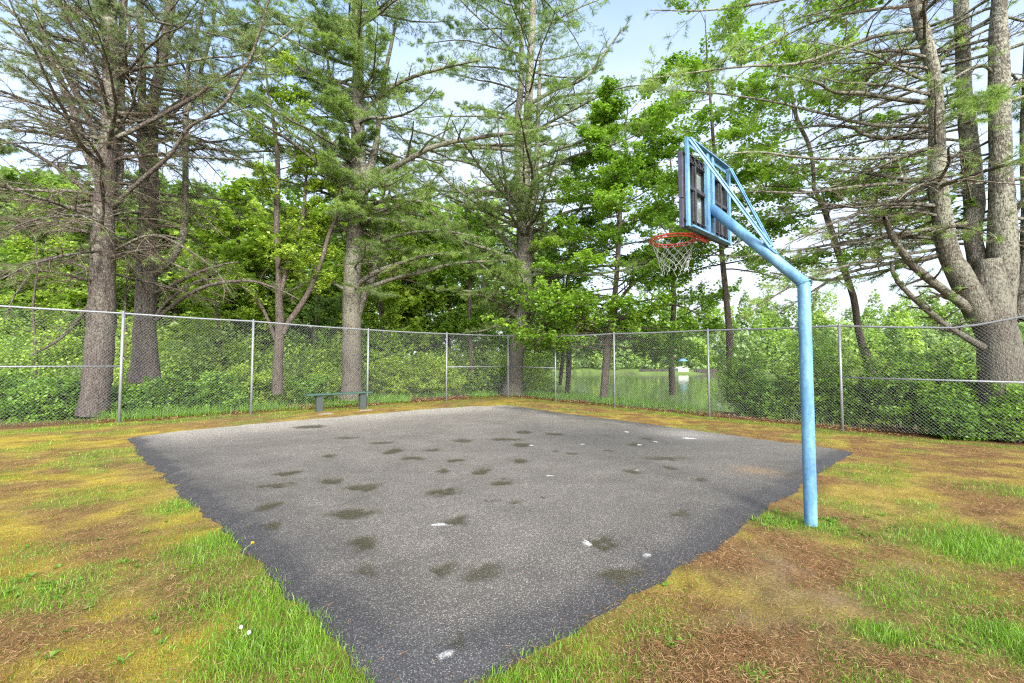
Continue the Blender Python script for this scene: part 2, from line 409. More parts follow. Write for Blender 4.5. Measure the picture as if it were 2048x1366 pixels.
def make_tree(name, label, cat, stems, trunk_mat, groups, limbs=(), leaf_mat=M_NEED, group=None, limb_kw=None, stub=None):
    base = stems[0][0][0].copy(); base[2] = float(ground(base[0], base[1]))
    root = thing(name, label, cat, base, group)
    tr = Acc(); stem_tubes(tr, stems)
    cr = Acc()
    for P, r0, kw in groups:
        add_tubes(tr, P, r0[:, None]*np.linspace(1, .22, P.shape[1]), 6, 0, .05)
        boughs(cr, P, r0, **kw)
    if limbs:
        Ps = []; r0 = []
        for P, rr in limbs:
            add_tubes(tr, P[None], rr[None], 8, 0, .05)
            q, _ = resample(P, 12); Ps.append(q); r0.append(rr[0])
        boughs(cr, np.array(Ps), np.array(r0), **limb_kw)
    link('trunk', tr.mesh('trunk', [trunk_mat], base, True), root)
    if cr.V: link('crown', cr.mesh('crown', [M_TWIG, leaf_mat], base), root)
    return root

def kwp(B, live, **k):
    d = dict(k2=14, l2=.31, k3=8, l3=.40, live=np.full(B, live) if np.isscalar(live) else live, dens=green)
    d.update(k); return d
TREES = {}
# --- the left pine
Y1 = 11.9
main = traced([(186, 830, 70), (193, 775, 60), (200, 690, 59), (204, 626, 61), (206, 508, 58), (208, 430, 47), (212, 342, 41), (219, 240, 36), (221, 140, 35), (220, 34, 33), (222, -120, 28), (224, -330, 20), (226, -520, 8)], Y1)
main = (main[0], ring_flare(main[0], main[1], .25, .12))
st2 = traced([(226, 430, 22), (238, 330, 22), (240, 200, 20), (243, 100, 19), (247, 0, 17), (252, -150, 14), (256, -260, 6)], Y1+.25, .5)
st3 = traced([(206, 372, 26), (172, 300, 21), (140, 205, 18), (98, 105, 15), (80, 34, 13), (66, -10, 11), (40, -140, 5)], Y1, -.9)
st4 = traced([(196, 280, 18), (145, 171, 15), (108, 109, 13), (84, 82, 12), (38, 38, 9), (0, 7, 7), (-40, -20, 3)], Y1, .9)
lim = [traced([(202, 412, 12), (150, 362, 10), (103, 328, 10), (50, 298, 9), (0, 277, 7), (-60, 262, 3)], Y1, -1.2),
       traced([(224, 415, 13), (280, 362, 11), (342, 308, 9), (376, 256, 8), (444, 212, 7), (482, 150, 8), (506, 103, 6), (533, 17, 4), (548, -40, 2)], Y1, -1.5),
       traced([(236, 275, 12), (308, 238, 11), (393, 191, 9), (444, 154, 7), (506, 120, 5), (570, 72, 4), (615, 34, 2)], Y1, 1.2),
       traced([(220, 170, 13), (245, 120, 11), (263, 82, 10), (254, 40, 9), (246, 0, 8), (240, -60, 3)], Y1, -.8),
       traced([(210, 520, 9), (150, 508, 7), (80, 520, 5), (0, 552, 3), (-40, 580, 1)], Y1, -1.1),
       traced([(196, 585, 10), (150, 648, 9), (110, 685, 7), (60, 712, 4)], Y1, -.3),
       traced([(190, 545, 8), (130, 520, 6), (80, 530, 5), (30, 590, 4), (8, 640, 2)], Y1, -.8),
       traced([(230, 500, 8), (300, 470, 6), (360, 490, 5), (430, 540, 3), (470, 600, 1)], Y1, -1.0),
       traced([(200, 300, 9), (120, 262, 7), (60, 240, 5), (-20, 250, 3)], Y1, .6),
       traced([(204, 180, 9), (120, 130, 7), (50, 110, 5), (-20, 80, 2)], Y1, -.6)]
lowL = primaries(main[0], main[1], 34, .30, .62, 3.3, .12, -.03, -.05, taper=.1)
topL = primaries(main[0], main[1], 46, .50, .97, 4.0, .22, -.01, .05, taper=.2)
sidL = primaries(st3[0], st3[1], 12, .2, .95, 2.0, .2); sidM = primaries(st2[0], st2[1], 12, .2, .95, 2.2, .2)
make_tree('pine_tree', 'big pine with lichen spotted trunk and mostly bare branches at left, nearest its fence post', 'tree', [main, st2, st3, st4], M_PINE,
    [(*lowL, kwp(34, .6, dens=green_lo, k2=17, l2=.38, k3=8, l3=.55, grav=-.07, planar=.5)), (*topL, kwp(46, 1., dens=green_lo)), (*sidL, kwp(12, .8, dens=green_lo)), (*sidM, kwp(12, .8, dens=green_lo))], lim, M_NEED_G, 'pines behind the fence',
    kwp(len(lim), .8, dens=green_lo, k2=16, l2=.22, k3=6, l3=.5, grav=-.05, planar=.5))
# --- second pine
Y2 = 14.2
main = traced([(289, 765, 60), (290, 700, 50), (290, 645, 48), (294, 542, 47), (294, 474, 42), (298, 400, 41), (298, 308, 38), (302, 250, 29), (309, 190, 26), (325, 120, 23), (342, 0, 21), (356, -120, 18), (366, -260, 14), (370, -480, 5)], Y2)
main = (main[0], ring_flare(main[0], main[1], .35, .2))
st2 = traced([(288, 310, 22), (284, 240, 20), (284, 171, 19), (282, 80, 17), (280, 10, 15), (278, -140, 6)], Y2, .4)
st3 = traced([(312, 546, 18), (335, 528, 17), (352, 506, 16), (366, 470, 15), (370, 430, 15), (371, 342, 14), (372, 239, 12), (374, 147, 10), (392, 80, 8), (410, -10, 5)], Y2, -.6)
lim = [traced([(300, 590, 9), (335, 575, 8), (390, 548, 7), (440, 530, 5), (478, 524, 3)], Y2, -.8),
       traced([(312, 640, 10), (360, 600, 9), (420, 570, 8), (500, 562, 6), (560, 580, 4), (600, 600, 2)], Y2, -1.4),
       traced([(312, 632, 9), (330, 606, 8), (365, 580, 7), (400, 560, 5), (450, 558, 3)], Y2, .7),
       traced([(372, 230, 9), (400, 150, 8), (424, 60, 6), (436, -20, 4)], Y2-.5, .5),
       traced([(300, 330, 9), (380, 300, 7), (440, 300, 5), (510, 330, 2)], Y2, .6),
       traced([(305, 240, 9), (380, 190, 7), (470, 150, 5), (560, 150, 2)], Y2, -.7)]
low = primaries(main[0], main[1], 30, .24, .6, 3.2, .08, -.035, -.05, taper=.1)
top = primaries(main[0], main[1], 46, .48, .97, 4.4, .2, -.01, .05, taper=.2)
sd = primaries(st3[0], st3[1], 14, .3, .98, 2.3, .1, -.02)
make_tree('pine_tree', 'brown pine with a side stem curving up, just right of the big left pine', 'tree', [main, st2, st3], M_PINE,
    [(*low, kwp(30, .6, dens=green_lo, k2=14, l2=.34, k3=7, l3=.5, grav=-.07, planar=.5)), (*top, kwp(46, 1.)), (*sd, kwp(14, .7, dens=green_lo, k2=14, l2=.4, grav=-.06))], lim, M_NEED_G, 'pines behind the fence',
    kwp(len(lim), .8, dens=green_lo, k2=15, l2=.24, k3=6, l3=.5, grav=-.05, planar=.5))
# --- pine behind the bench
Y4 = 16.6
main = traced([(703, 800, 46), (704, 760, 39), (704, 662, 37), (704, 577, 37), (709, 474, 36), (714, 430, 35), (719, 372, 38), (716, 300, 28), (716, 205, 26), (716, 100, 22), (712, 0, 20), (708, -140, 17), (706, -300, 12), (706, -480, 4)], Y4)
main = (main[0], ring_flare(main[0], main[1], .3, .2))
st2 = traced([(712, 640, 15), (726, 600, 15), (736, 572, 14), (746, 556, 12), (752, 520, 9), (762, 450, 7), (780, 380, 4)], Y4, .7)
st3 = traced([(728, 376, 18), (742, 330, 16), (752, 290, 13), (758, 240, 11), (770, 150, 9), (792, 40, 6), (800, -60, 3)], Y4, .6)
lim = [traced([(738, 362, 14), (780, 338, 13), (831, 311, 11), (879, 290, 10), (968, 273, 8), (1053, 263, 6), (1120, 248, 4), (1180, 234, 2)], Y4, -1.5),
       traced([(704, 300, 10), (680, 232, 9), (667, 191, 7), (655, 120, 5), (650, 40, 3)], Y4, -.5),
       traced([(711, 572, 12), (749, 546, 11), (790, 530, 9), (824, 519, 7), (870, 508, 4), (930, 506, 2)], Y4, -1.8),
       traced([(742, 574, 11), (790, 556, 9), (838, 546, 8), (899, 529, 6), (960, 523, 4), (1020, 520, 2)], Y4, -1.2),
       traced([(704, 470, 9), (660, 440, 7), (600, 420, 5), (540, 425, 2)], Y4, -1.2),
       traced([(716, 420, 9), (780, 400, 7), (850, 405, 5), (920, 430, 2)], Y4, -2.),
       traced([(724, 500, 9), (800, 470, 7), (880, 462, 5), (960, 475, 2)], Y4, -2.4),
       traced([(718, 230, 10), (790, 170, 8), (870, 140, 6), (960, 120, 3)], Y4, -1.2),
       traced([(716, 190, 9), (640, 150, 7), (570, 120, 5), (520, 110, 2)], Y4, -1.),
       traced([(700, 585, 7), (650, 560, 5), (600, 570, 3), (560, 600, 1)], Y4, -.6)]
top = primaries(main[0], main[1], 84, .34, .98, 5.2, .14, -.012, .045, taper=.15)
low = primaries(main[0], main[1], 16, .22, .5, 2.8, .0, -.03, 0, taper=.1)
fr = primaries(main[0], main[1], 26, .36, .72, 2.6, .05, -.01, .04, az=lambda n: R.normal(-PI/2, .8, n), taper=.2)
make_tree('pine_tree', 'green needled pine with forked trunk rising behind the bench', 'tree', [main, st2, st3], M_PINE2,
    [(*top, kwp(84, 1.2, k2=18, l2=.27)), (*fr, kwp(26, 1.3, k2=16, l2=.36)), (*low, kwp(16, .8))], lim, M_NEED, 'pines behind the fence', kwp(len(lim), 1., k2=18, l2=.24, k3=7, l3=.45, planar=.8))
# --- pine in the fence corner
Y5 = 20.6
main = traced([(1024, 795, 42), (1028, 760, 34), (1032, 713, 32), (1039, 676, 33), (1046, 630, 29), (1049, 600, 28), (1050, 542, 32), (1051, 474, 36), (1049, 420, 36), (1046, 350, 29), (1054, 270, 20), (1057, 200, 17), (1062, 100, 14), (1066, 0, 14), (1070, -120, 11), (1072, -260, 8), (1074, -420, 3)], Y5)
main = (main[0], ring_flare(main[0], main[1], .3, .2))
st2 = traced([(1042, 380, 16), (1036, 300, 14), (1036, 230, 13), (1043, 160, 12), (1042, 60, 10), (1040, -40, 5), (1040, -100, 2)], Y5, -.4)
st3 = traced([(1060, 460, 12), (1068, 400, 11), (1073, 320, 10), (1076, 230, 9), (1080, 140, 6), (1084, 50, 3)], Y5, .6)
lim = [traced([(1050, 678, 11), (1078, 655, 10), (1104, 638, 9), (1125, 618, 6), (1140, 598, 3)], Y5, -.5),
       traced([(1062, 585, 9), (1090, 566, 8), (1121, 546, 7), (1172, 515, 6), (1241, 491, 4), (1300, 480, 2)], Y5, -1.4),
       traced([(1062, 560, 9), (1110, 530, 7), (1170, 500, 6), (1230, 470, 4), (1280, 452, 2)], Y5, .6),
       traced([(1064, 500, 9), (1110, 460, 7), (1150, 430, 6), (1170, 395, 4), (1176, 350, 2)], Y5, .3),
       traced([(1060, 470, 8), (1120, 430, 7), (1180, 415, 5), (1250, 410, 3), (1300, 400, 1)], Y5, -.9),
       traced([(1056, 375, 9), (1090, 345, 8), (1140, 320, 6), (1210, 305, 4), (1285, 304, 2)], Y5, -1.2),
       traced([(1064, 205, 9), (1110, 180, 7), (1170, 155, 6), (1220, 90, 4), (1260, 40, 2)], Y5, -.8),
       traced([(1062, 225, 8), (1120, 195, 6), (1200, 185, 4), (1260, 180, 2)], Y5, .6),
       traced([(1040, 520, 9), (1010, 480, 8), (980, 450, 6), (940, 420, 4), (900, 400, 2)], Y5, -1.),
       traced([(1044, 400, 8), (1010, 370, 7), (960, 335, 6), (910, 320, 4), (860, 322, 2)], Y5, .5),
       traced([(1042, 640, 7), (1000, 610, 6), (960, 590, 4), (920, 590, 2)], Y5, -.9),
       traced([(1040, 600, 6), (1010, 640, 5), (970, 660, 4), (930, 665, 2)], Y5, -.4)]
top = primaries(main[0], main[1], 84, .32, .98, 6.4, .14, -.01, .05, taper=.1)
low = primaries(main[0], main[1], 22, .2, .48, 3.6, .15, -.02, 0, taper=.1)
fr5 = primaries(main[0], main[1], 10, .42, .75, 3.4, .05, -.01, .04, az=lambda n: R.normal(-PI/2, 1.0, n), taper=.2)
make_tree('pine_tree', 'leaning pine growing right behind the far fence corner post', 'tree', [main, st2, st3], M_PINE2,
    [(*top, kwp(84, 1.25, k2=19, l2=.24)), (*low, kwp(22, .9)), (*fr5, kwp(10, 1.2, k2=16, l2=.36))], lim, M_NEED, 'pines behind the fence', kwp(len(lim), .9, k2=15, l2=.26, k3=7, l3=.45))
# --- the big many-stemmed pine at right
Y9 = 10.3
main = traced([(2010, 880, 138), (2008, 800, 112), (2003, 740, 100), (1996, 680, 97), (1984, 640, 92), (1980, 596, 88), (1978, 560, 80), (1975, 520, 60)], Y9)
main = (main[0], ring_flare(main[0], main[1], .3, .15))
sA = traced([(1962, 640, 60), (1925, 560, 57), (1898, 508, 52), (1885, 440, 47), (1876, 380, 43), (1874, 342, 41), (1873, 239, 37), (1868, 154, 33), (1852, 85, 31), (1829, 0, 28), (1800, -120, 18), (1780, -240, 7)], Y9-.05, -.7)
sB = traced([(1978, 600, 52), (1958, 530, 44), (1946, 474, 42), (1949, 410, 46), (1941, 308, 42), (1930, 205, 36), (1926, 103, 35), (1922, 0, 32), (1916, -140, 18), (1912, -250, 6)], Y9+.25, .6)
sC = traced([(2000, 640, 70), (2004, 540, 68), (2004, 444, 63), (2001, 342, 56), (1999, 205, 48), (1997, 68, 42), (1999, 0, 40), (2002, -140, 22), (2004, -260, 7)], Y9, -.2)
sD = traced([(2035, 640, 40), (2052, 540, 36), (2056, 440, 32), (2052, 300, 28), (2056, 150, 24), (2060, 0, 20), (2064, -150, 8)], Y9+.3, .5)
lim = [traced([(1950, 632, 30), (1929, 611, 26), (1878, 573, 23), (1826, 532, 20), (1785, 474, 16), (1772, 440, 12), (1768, 436, 8)], Y9, -.8),
       traced([(1965, 694, 22), (1946, 683, 19), (1895, 652, 16), (1843, 611, 14), (1792, 560, 11), (1782, 522, 8)], Y9, -.3),
       traced([(1854, 205, 13), (1792, 198, 12), (1724, 186, 10), (1673, 185, 8), (1638, 167, 7), (1597, 155, 5), (1540, 150, 2)], Y9, -1.2),
       traced([(1858, 273, 11), (1792, 277, 10), (1734, 272, 9), (1707, 255, 8), (1656, 251, 6), (1621, 253, 5), (1540, 262, 2)], Y9, .9),
       traced([(1858, 309, 9), (1758, 316, 8), (1656, 318, 7), (1587, 313, 6), (1519, 304, 5), (1451, 308, 3), (1400, 316, 1)], Y9, -.8),
       traced([(1858, 362, 10), (1775, 367, 9), (1690, 376, 8), (1604, 386, 6), (1512, 383, 4), (1440, 392, 2)], Y9, .6),
       traced([(1866, 417, 8), (1775, 415, 7), (1707, 431, 6), (1638, 458, 4), (1570, 490, 2)], Y9, -.9),
       traced([(1835, 58, 12), (1741, 75, 10), (1656, 109, 9), (1587, 128, 7), (1485, 133, 5), (1348, 150, 3), (1280, 160, 1)], Y9, -1.6),
       traced([(1866, 253, 10), (1741, 249, 9), (1656, 229, 7), (1553, 205, 5), (1468, 191, 4), (1365, 181, 3), (1290, 182, 1)], Y9, 1.4),
       traced([(1880, 474, 10), (1758, 476, 9), (1690, 484, 7), (1600, 500, 5), (1500, 512, 3), (1440, 516, 1)], Y9, 1.1),
       traced([(1885, 497, 9), (1790, 512, 8), (1690, 532, 7), (1621, 556, 6), (1560, 585, 4), (1480, 640, 2)], Y9, -.6),
       traced([(1840, 10, 9), (1740, 20, 8), (1640, 40, 6), (1520, 95, 4), (1420, 130, 2)], Y9, .8),
       traced([(1835, -30, 9), (1700, -30, 8), (1560, 0, 6), (1420, 20, 4), (1300, 20, 2)], Y9, -2.0),
       traced([(1920, 500, 12), (1850, 520, 10), (1740, 548, 8), (1640, 560, 6), (1540, 545, 3)], Y9+.3, 1.5),
       traced([(2010, 470, 12), (2040, 410, 10), (2060, 380, 9), (2120, 340, 5)], Y9, -.6),
       traced([(2030, 590, 14), (2060, 580, 12), (2120, 560, 6)], Y9, -.4),
       traced([(1990, 150, 9), (1960, 130, 8), (1900, 160, 6), (1840, 190, 3)], Y9, -1.2),
       traced([(2004, 180, 8), (1990, 190, 7), (1970, 205, 5), (1950, 240, 2)], Y9, -1.4)]
gA = primaries(sA[0], sA[1], 40, .2, .97, 3.4, .05, -.015, 0., az=lambda n: R.normal(PI*.95, .75, n), taper=.2)
gB = primaries(sB[0], sB[1], 34, .2, .97, 2.9, .1, az=lambda n: R.normal(PI*.75, .8, n), taper=.2)
gC = primaries(sC[0], sC[1], 34, .2, .97, 2.9, .1, az=lambda n: R.uniform(-.3, PI*.8, n), taper=.2)
make_tree('pine_tree', 'massive pine splitting into several upright stems at the right edge', 'tree', [main, sA, sB, sC, sD], M_PINE2,
    [(*gA, kwp(40, 1., dens=green_lo, k2=15, l2=.36, k3=6, l3=.5, planar=.7)), (*gB, kwp(34, .9, dens=green_lo, l2=.34)), (*gC, kwp(34, .9, dens=green_lo, l2=.34))], lim, M_NEED, 'pines behind the fence',
    kwp(len(lim), 1., dens=green_lo, k2=18, l2=.20, k3=7, l3=.45, planar=.75))

# --- broadleaved trees
def kwm(B, live, leaf, leaves=5, **k):
    d = dict(k2=10, l2=.42, k3=6, l3=.5, live=np.full(B, live), leaf=leaf, leaves=leaves, t0=.2, planar=.7, twig_r=.0035, upb=.08, ang=.85)
    d.update(k); return d
Y3 = 14.6
main = traced([(555, 788, 24), (556, 720, 21), (560, 652, 19), (558, 600, 15), (557, 542, 13), (553, 440, 12), (556, 340, 10), (548, 250, 8), (536, 180, 5), (530, 120, 2)], Y3)
st2 = traced([(566, 668, 13), (577, 645, 12), (612, 594, 11), (642, 525, 9), (656, 474, 8), (672, 430, 6), (684, 360, 3)], Y3, .5)
st3 = traced([(563, 580, 10), (576, 530, 10), (590, 480, 9), (606, 435, 8), (612, 360, 6), (620, 280, 3)], Y3, .6)
st4 = traced([(551, 680, 8), (536, 640, 7), (515, 600, 6), (480, 570, 4), (440, 560, 2)], Y3, -.4)
g1 = primaries(main[0], main[1], 16, .42, .98, 1.7, .5, .0, 0, taper=.3); g2 = primaries(st2[0], st2[1], 9, .3, .98, 1.2, .5); g3 = primaries(st3[0], st3[1], 10, .3, .98, 1.3, .5)
make_tree('maple_tree', 'slender dark trunked tree with yellow green leaves left of the bench', 'tree', [main, st2, st3, st4], M_MAPLE,
    [(*g1, kwm(16, .8, .09, 6, k2=10, k3=6)), (*g2, kwm(9, .8, .09, 6, k2=10)), (*g3, kwm(10, .8, .09, 6, k2=10))], [st4], M_YELLOW_L, None, kwm(1, 1., .085))
Y6 = 18.8
main = traced([(1207, 795, 17), (1212, 730, 15), (1217, 679, 15), (1222, 645, 13), (1231, 577, 11), (1236, 508, 10), (1240, 430, 9), (1246, 370, 7), (1254, 310, 5), (1250, 260, 4), (1256, 220, 2)], Y6)
g1 = primaries(main[0], main[1], 84, .16, .99, 4.6, .18, -.02, .02, taper=.45)
lim = [traced([(1222, 650, 9), (1240, 600, 8), (1275, 560, 6), (1330, 520, 4), (1400, 500, 2)], Y6, -1.2),
       traced([(1216, 690, 7), (1180, 660, 6), (1140, 655, 4), (1100, 670, 2)], Y6, -.6),
       traced([(1226, 640, 7), (1290, 620, 6), (1350, 610, 4), (1420, 640, 2)], Y6, -1.5)]
make_tree('maple_tree', 'bright green maple with layered leaves behind the fence, left of the hoop net', 'tree', [main], M_MAPLE,
    [(*g1, kwm(84, .95, .12, 7, k2=15, k3=6, l2=.38))], lim, M_MAPLE_L, 'maples behind the right fence', kwm(3, .9, .10, 4))
Y7 = 17.4
main = traced([(1461, 805, 15), (1459, 679, 14), (1454, 611, 13), (1447, 542, 12), (1442, 488, 9), (1436, 420, 8), (1430, 340, 7), (1424, 240, 6), (1415, 130, 4), (1410, 30, 2)], Y7)
g1 = primaries(main[0], main[1], 44, .34, .99, 3.4, .2, -.01, 0, taper=.3)
make_tree('maple_tree', 'thin straight maple trunk standing behind the hoop backboard', 'tree', [main], M_MAPLE,
    [(*g1, kwm(44, .9, .115, 6, k2=13, k3=6))], [], M_MAPLE_L, 'maples behind the right fence')
Y8 = 13.6
main = traced([(1756, 835, 24), (1751, 800, 22), (1738, 730, 20), (1717, 662, 17), (1707, 594, 15), (1683, 525, 14), (1661, 457, 13), (1645, 410, 11), (1628, 376, 10), (1627, 342, 9), (1618, 290, 8), (1594, 239, 8), (1584, 190, 7), (1572, 110, 5), (1566, 20, 2)], Y8)
g1 = primaries(main[0], main[1], 46, .36, .99, 3.0, .12, -.015, 0, taper=.2)
lim = [traced([(1640, 404, 6), (1600, 380, 5), (1550, 372, 4), (1490, 380, 2)], Y8, -.8), traced([(1650, 420, 6), (1700, 360, 5), (1760, 330, 4), (1830, 320, 2)], Y8, .8)]
make_tree('maple_tree', 'curved slender maple leaning left between hoop pole and the massive pine', 'tree', [main], M_MAPLE,
    [(*g1, kwm(46, .85, .105, 6, k2=12, k3=6))], lim, M_MAPLE_L, 'maples behind the right fence', kwm(2, .8, .095, 4))

def sapling(label, pts, Y, n, L, t0, leafm, leaf, leaves=6, live=.85, extra=()):
    m = traced(pts, Y); ex = [traced(*e) for e in extra]
    g = primaries(m[0], m[1], n, t0, .99, L, .3, 0, 0, taper=.4)
    gs = [(*g, kwm(n, live, leaf, leaves))]
    for e in ex:
        q = primaries(e[0], e[1], max(4, n//2), .3, .99, L*.7, .4); gs.append((*q, kwm(max(4, n//2), live, leaf, leaves)))
    return make_tree('young_tree', label, 'tree', [m]+ex, M_MAPLE, gs, [], leafm, 'young trees in the undergrowth')
sapling('leafy maple between the bright layered maple and the hoop pole, set further back', [(1345, 790, 13), (1342, 690, 12), (1348, 600, 10), (1340, 500, 8), (1346, 400, 6), (1340, 310, 3)], 23, 30, 3.4, .2, M_MAPLE_L, .13, 6, .95)
sapling('leafy young maple filling the gap right of the corner pine', [(1135, 790, 11), (1138, 700, 10), (1132, 600, 8), (1140, 520, 6), (1136, 450, 3)], 24, 22, 2.6, .2, M_MAPLE_L, .13, 6, .9)
sapling('thin dark sapling with bright leaves, between the bench pine and the corner pine', [(945, 775, 10), (942, 700, 9), (938, 640, 8), (941, 560, 7), (936, 480, 5), (930, 400, 2)], 23, 18, 2.2, .3, M_MAPLE_L, .12)
sapling('twin stemmed sapling close to the right of the bench pine', [(778, 760, 8), (770, 690, 7), (760, 620, 6), (757, 560, 5), (760, 480, 2)], 21.5, 14, 1.8, .35, M_YELLOW_L, .11,
        extra=[([(779, 758, 6), (772, 690, 6), (764, 640, 5), (768, 560, 3)], 21.6, .5)])
sapling('low yellow leaved sapling between the second pine and the slender maple', [(442, 770, 8), (440, 700, 7), (436, 640, 6), (428, 580, 4), (430, 520, 2)], 19.5, 18, 2.2, .2, M_YELLOW_L, .11, 5, .9)
sapling('yellow green sapling at the left picture edge behind the fence', [(70, 770, 9), (72, 700, 8), (66, 620, 6), (74, 540, 4), (70, 470, 2)], 18.5, 20, 2.4, .2, M_YELLOW_L, .11, 5, .9)
sapling('small bright sapling filling the gap between the two left pines', [(255, 760, 8), (252, 680, 7), (250, 600, 5), (256, 520, 3)], 20, 14, 1.7, .2, M_YELLOW_L, .11, 5, .8)
sapling('pale sapling showing between slender maple and bench pine', [(632, 770, 8), (628, 690, 7), (634, 610, 5), (626, 520, 3)], 23, 16, 2.0, .2, M_PALE_L, .12, 5, .9)
sapling('leafy young tree behind and right of the corner pine', [(1120, 770, 8), (1126, 700, 7), (1120, 640, 5), (1128, 560, 3)], 26, 14, 1.8, .3, M_MAPLE_L, .12, 4, .8)

# ------------------------------------------------------------------ shrubs
def shrub(label, px, top, basepy, hw, Y, leafm, leaf=.07, n=26, leaves=7, name='shrub', group='shrubs along the fence', tint=0.):
    c = at(px, basepy, Y); c[2] = float(ground(c[0], c[1]))
    ht = at(px, top, Y)[2]-c[2]; w = hw/F*Y
    root = thing(name, label, 'shrub', c, group)
    a = R.uniform(0, 2*PI, n); tl = R.uniform(.1, 1.25, n)
    st = c+np.stack([np.cos(a)*w*.25*R.uniform(0, 1, n), np.sin(a)*w*.25*R.uniform(0, 1, n), np.full(n, -.05)], 1)
    d = np.stack([np.cos(a)*np.sin(tl)*w, np.sin(a)*np.sin(tl)*w, np.cos(tl)*ht+.1], 1)
    ln = np.linalg.norm(d, axis=1)*R.uniform(.6, 1.0, n)
    P = grow(st, d, ln, 7, .10, -.01)
    acc = Acc(); add_tubes(acc, P, np.full(n, .009)[:, None]*np.linspace(1, .3, 8), 4, 0)
    boughs(acc, P, np.full(n, .009), 9, .45, 6, .5, np.ones(n), leaf=leaf, leaves=leaves, t0=.08, planar=.4, twig_r=.002, nm=1)
    link('foliage', acc.mesh('shrub_foliage', [M_TWIG, leafm], c), root)
    return root
SH = [
 ('dark green shrub under the fence mid rail at the left picture edge', 40, 740, 845, 90, 12.0, M_SHRUB_L),
 ('broad dark shrub at the left foot of the big left pine', 125, 752, 840, 75, 11.9, M_SHRUB_L),
 ('low shrub covering the base between the two left pines', 235, 765, 838, 60, 12.6, M_SHRUB_L),
 ('dense green shrub in front of the second pine', 330, 742, 835, 80, 13.2, M_SHRUB_L),
 ('rounded green shrub left of the second post of the left fence', 430, 735, 828, 80, 14.2, M_SHRUB_L),
 ('bright yellow green shrub at the foot of the slender maple', 520, 715, 815, 70, 15.6, M_YELLOW_L),
 ('green shrub behind the left end of the bench', 615, 748, 808, 55, 16.8, M_SHRUB_L),
 ('yellow green shrub tucked behind the bench pine', 660, 722, 800, 60, 18.6, M_YELLOW_L),
 ('large yellow green shrub right of the bench pine', 790, 690, 800, 70, 19.4, M_YELLOW_L),
 ('yellow green shrub between bench pine and fence corner', 870, 702, 795, 60, 20.6, M_YELLOW_L),
 ('dark low shrub beside the corner pine on its left', 980, 728, 790, 45, 22.5, M_SHRUB_L),
 ('sunny pale shrub far behind the left fence at the picture edge', 20, 650, 760, 100, 20, M_YELLOW_L),
 ('sunny pale shrub far behind, right of the second pine', 390, 650, 760, 90, 22, M_PALE_L),
 ('leafy shrub by the thin straight maple trunk', 1490, 672, 850, 60, 15.2, M_MAPLE_L),
 ('low shrub along the fence, left of the hoop pole', 1545, 770, 850, 60, 13.8, M_SHRUB_L),
 ('tall shrub hidden partly by the blue hoop pole', 1610, 640, 858, 62, 13.6, M_MAPLE_L),
 ('broad green shrub right of the hoop pole at the brace rail', 1700, 690, 862, 70, 12.6, M_SHRUB_L, .06),
 ('tall dense shrub between curved maple and massive pine', 1800, 648, 868, 80, 11.9, M_SHRUB_L),
 ('green shrub touching the left side of the massive pine', 1892, 690, 872, 62, 11.2, M_MAPLE_L, .085),
 ('low shrub at the foot of the massive pine', 1915, 785, 885, 60, 10.2, M_SHRUB_L),
 ('leafy shrub in front of the massive pine at the right edge', 2035, 770, 890, 50, 9.7, M_MAPLE_L),
 ('bright shrub glowing behind the massive pine trunk', 1905, 615, 760, 70, 16.5, M_YELLOW_L),
 ('yellow green shrub beyond the fence brace, right of hoop pole', 1720, 640, 760, 90, 17.5, M_YELLOW_L),
]
for s in SH: shrub(*s)

# ------------------------------------------------------------------ woods behind
def wood_tree(kind, ht, w, name):
    """one background tree at the origin: returns (trunk mesh, crown mesh)"""
    tr = Acc(); cr = Acc()
    z = np.linspace(0, ht, 14); P = np.stack([np.cumsum(R.normal(size=14)*.05), np.cumsum(R.normal(size=14)*.05), z], 1)
    r = .017*ht*(1-z/ht*.92)
    add_tubes(tr, P[None], r[None], 8, 0, .05)
    if kind == 'pine':
        n = 84; Q, r0 = primaries(P, r, n, .12, .99, w, .05, -.01, .03, taper=.7)
        add_tubes(tr, Q, r0[:, None]*np.linspace(1, .2, Q.shape[1]), 4, 0)
        boughs(cr, Q, r0, 9, .34, 3, .5, np.full(n, .9), K=8, nl=.26, nw=.026, tufts=3, twig_r=.008)
    else:
        n = 66; Q, r0 = primaries(P, r, n, .10, .99, w*1.1, .40, 0, 0, taper=.5)
        add_tubes(tr, Q, r0[:, None]*np.linspace(1, .2, Q.shape[1]), 4, 0)
        boughs(cr, Q, r0, 8, .45, 3, .5, np.full(n, .95), leaf=.20, leaves=9, t0=.15, planar=.5, twig_r=.006)
    return tr, cr
protos = {}
for key, kind, ht, w, lm, tm in (('white_pine', 'pine', 14, 4.0, M_FARN, M_PINE), ('grey_pine', 'pine', 15, 3.6, M_NEED, M_PINE), ('broadleaf', 'leaf', 10, 3.6, M_BRIGHT_L, M_MAPLE), ('pale_broadleaf', 'leaf', 9, 3.4, M_PALE_L, M_MAPLE), ('yellow_broadleaf', 'leaf', 8, 3.2, M_YELLOW_L, M_MAPLE)):
    a, b = wood_tree(kind, ht, w, key)
    protos[key] = (a.mesh('wood_trunk', [tm], (0, 0, 0), True), b.mesh('wood_crown', [M_TWIG, lm]), ht)
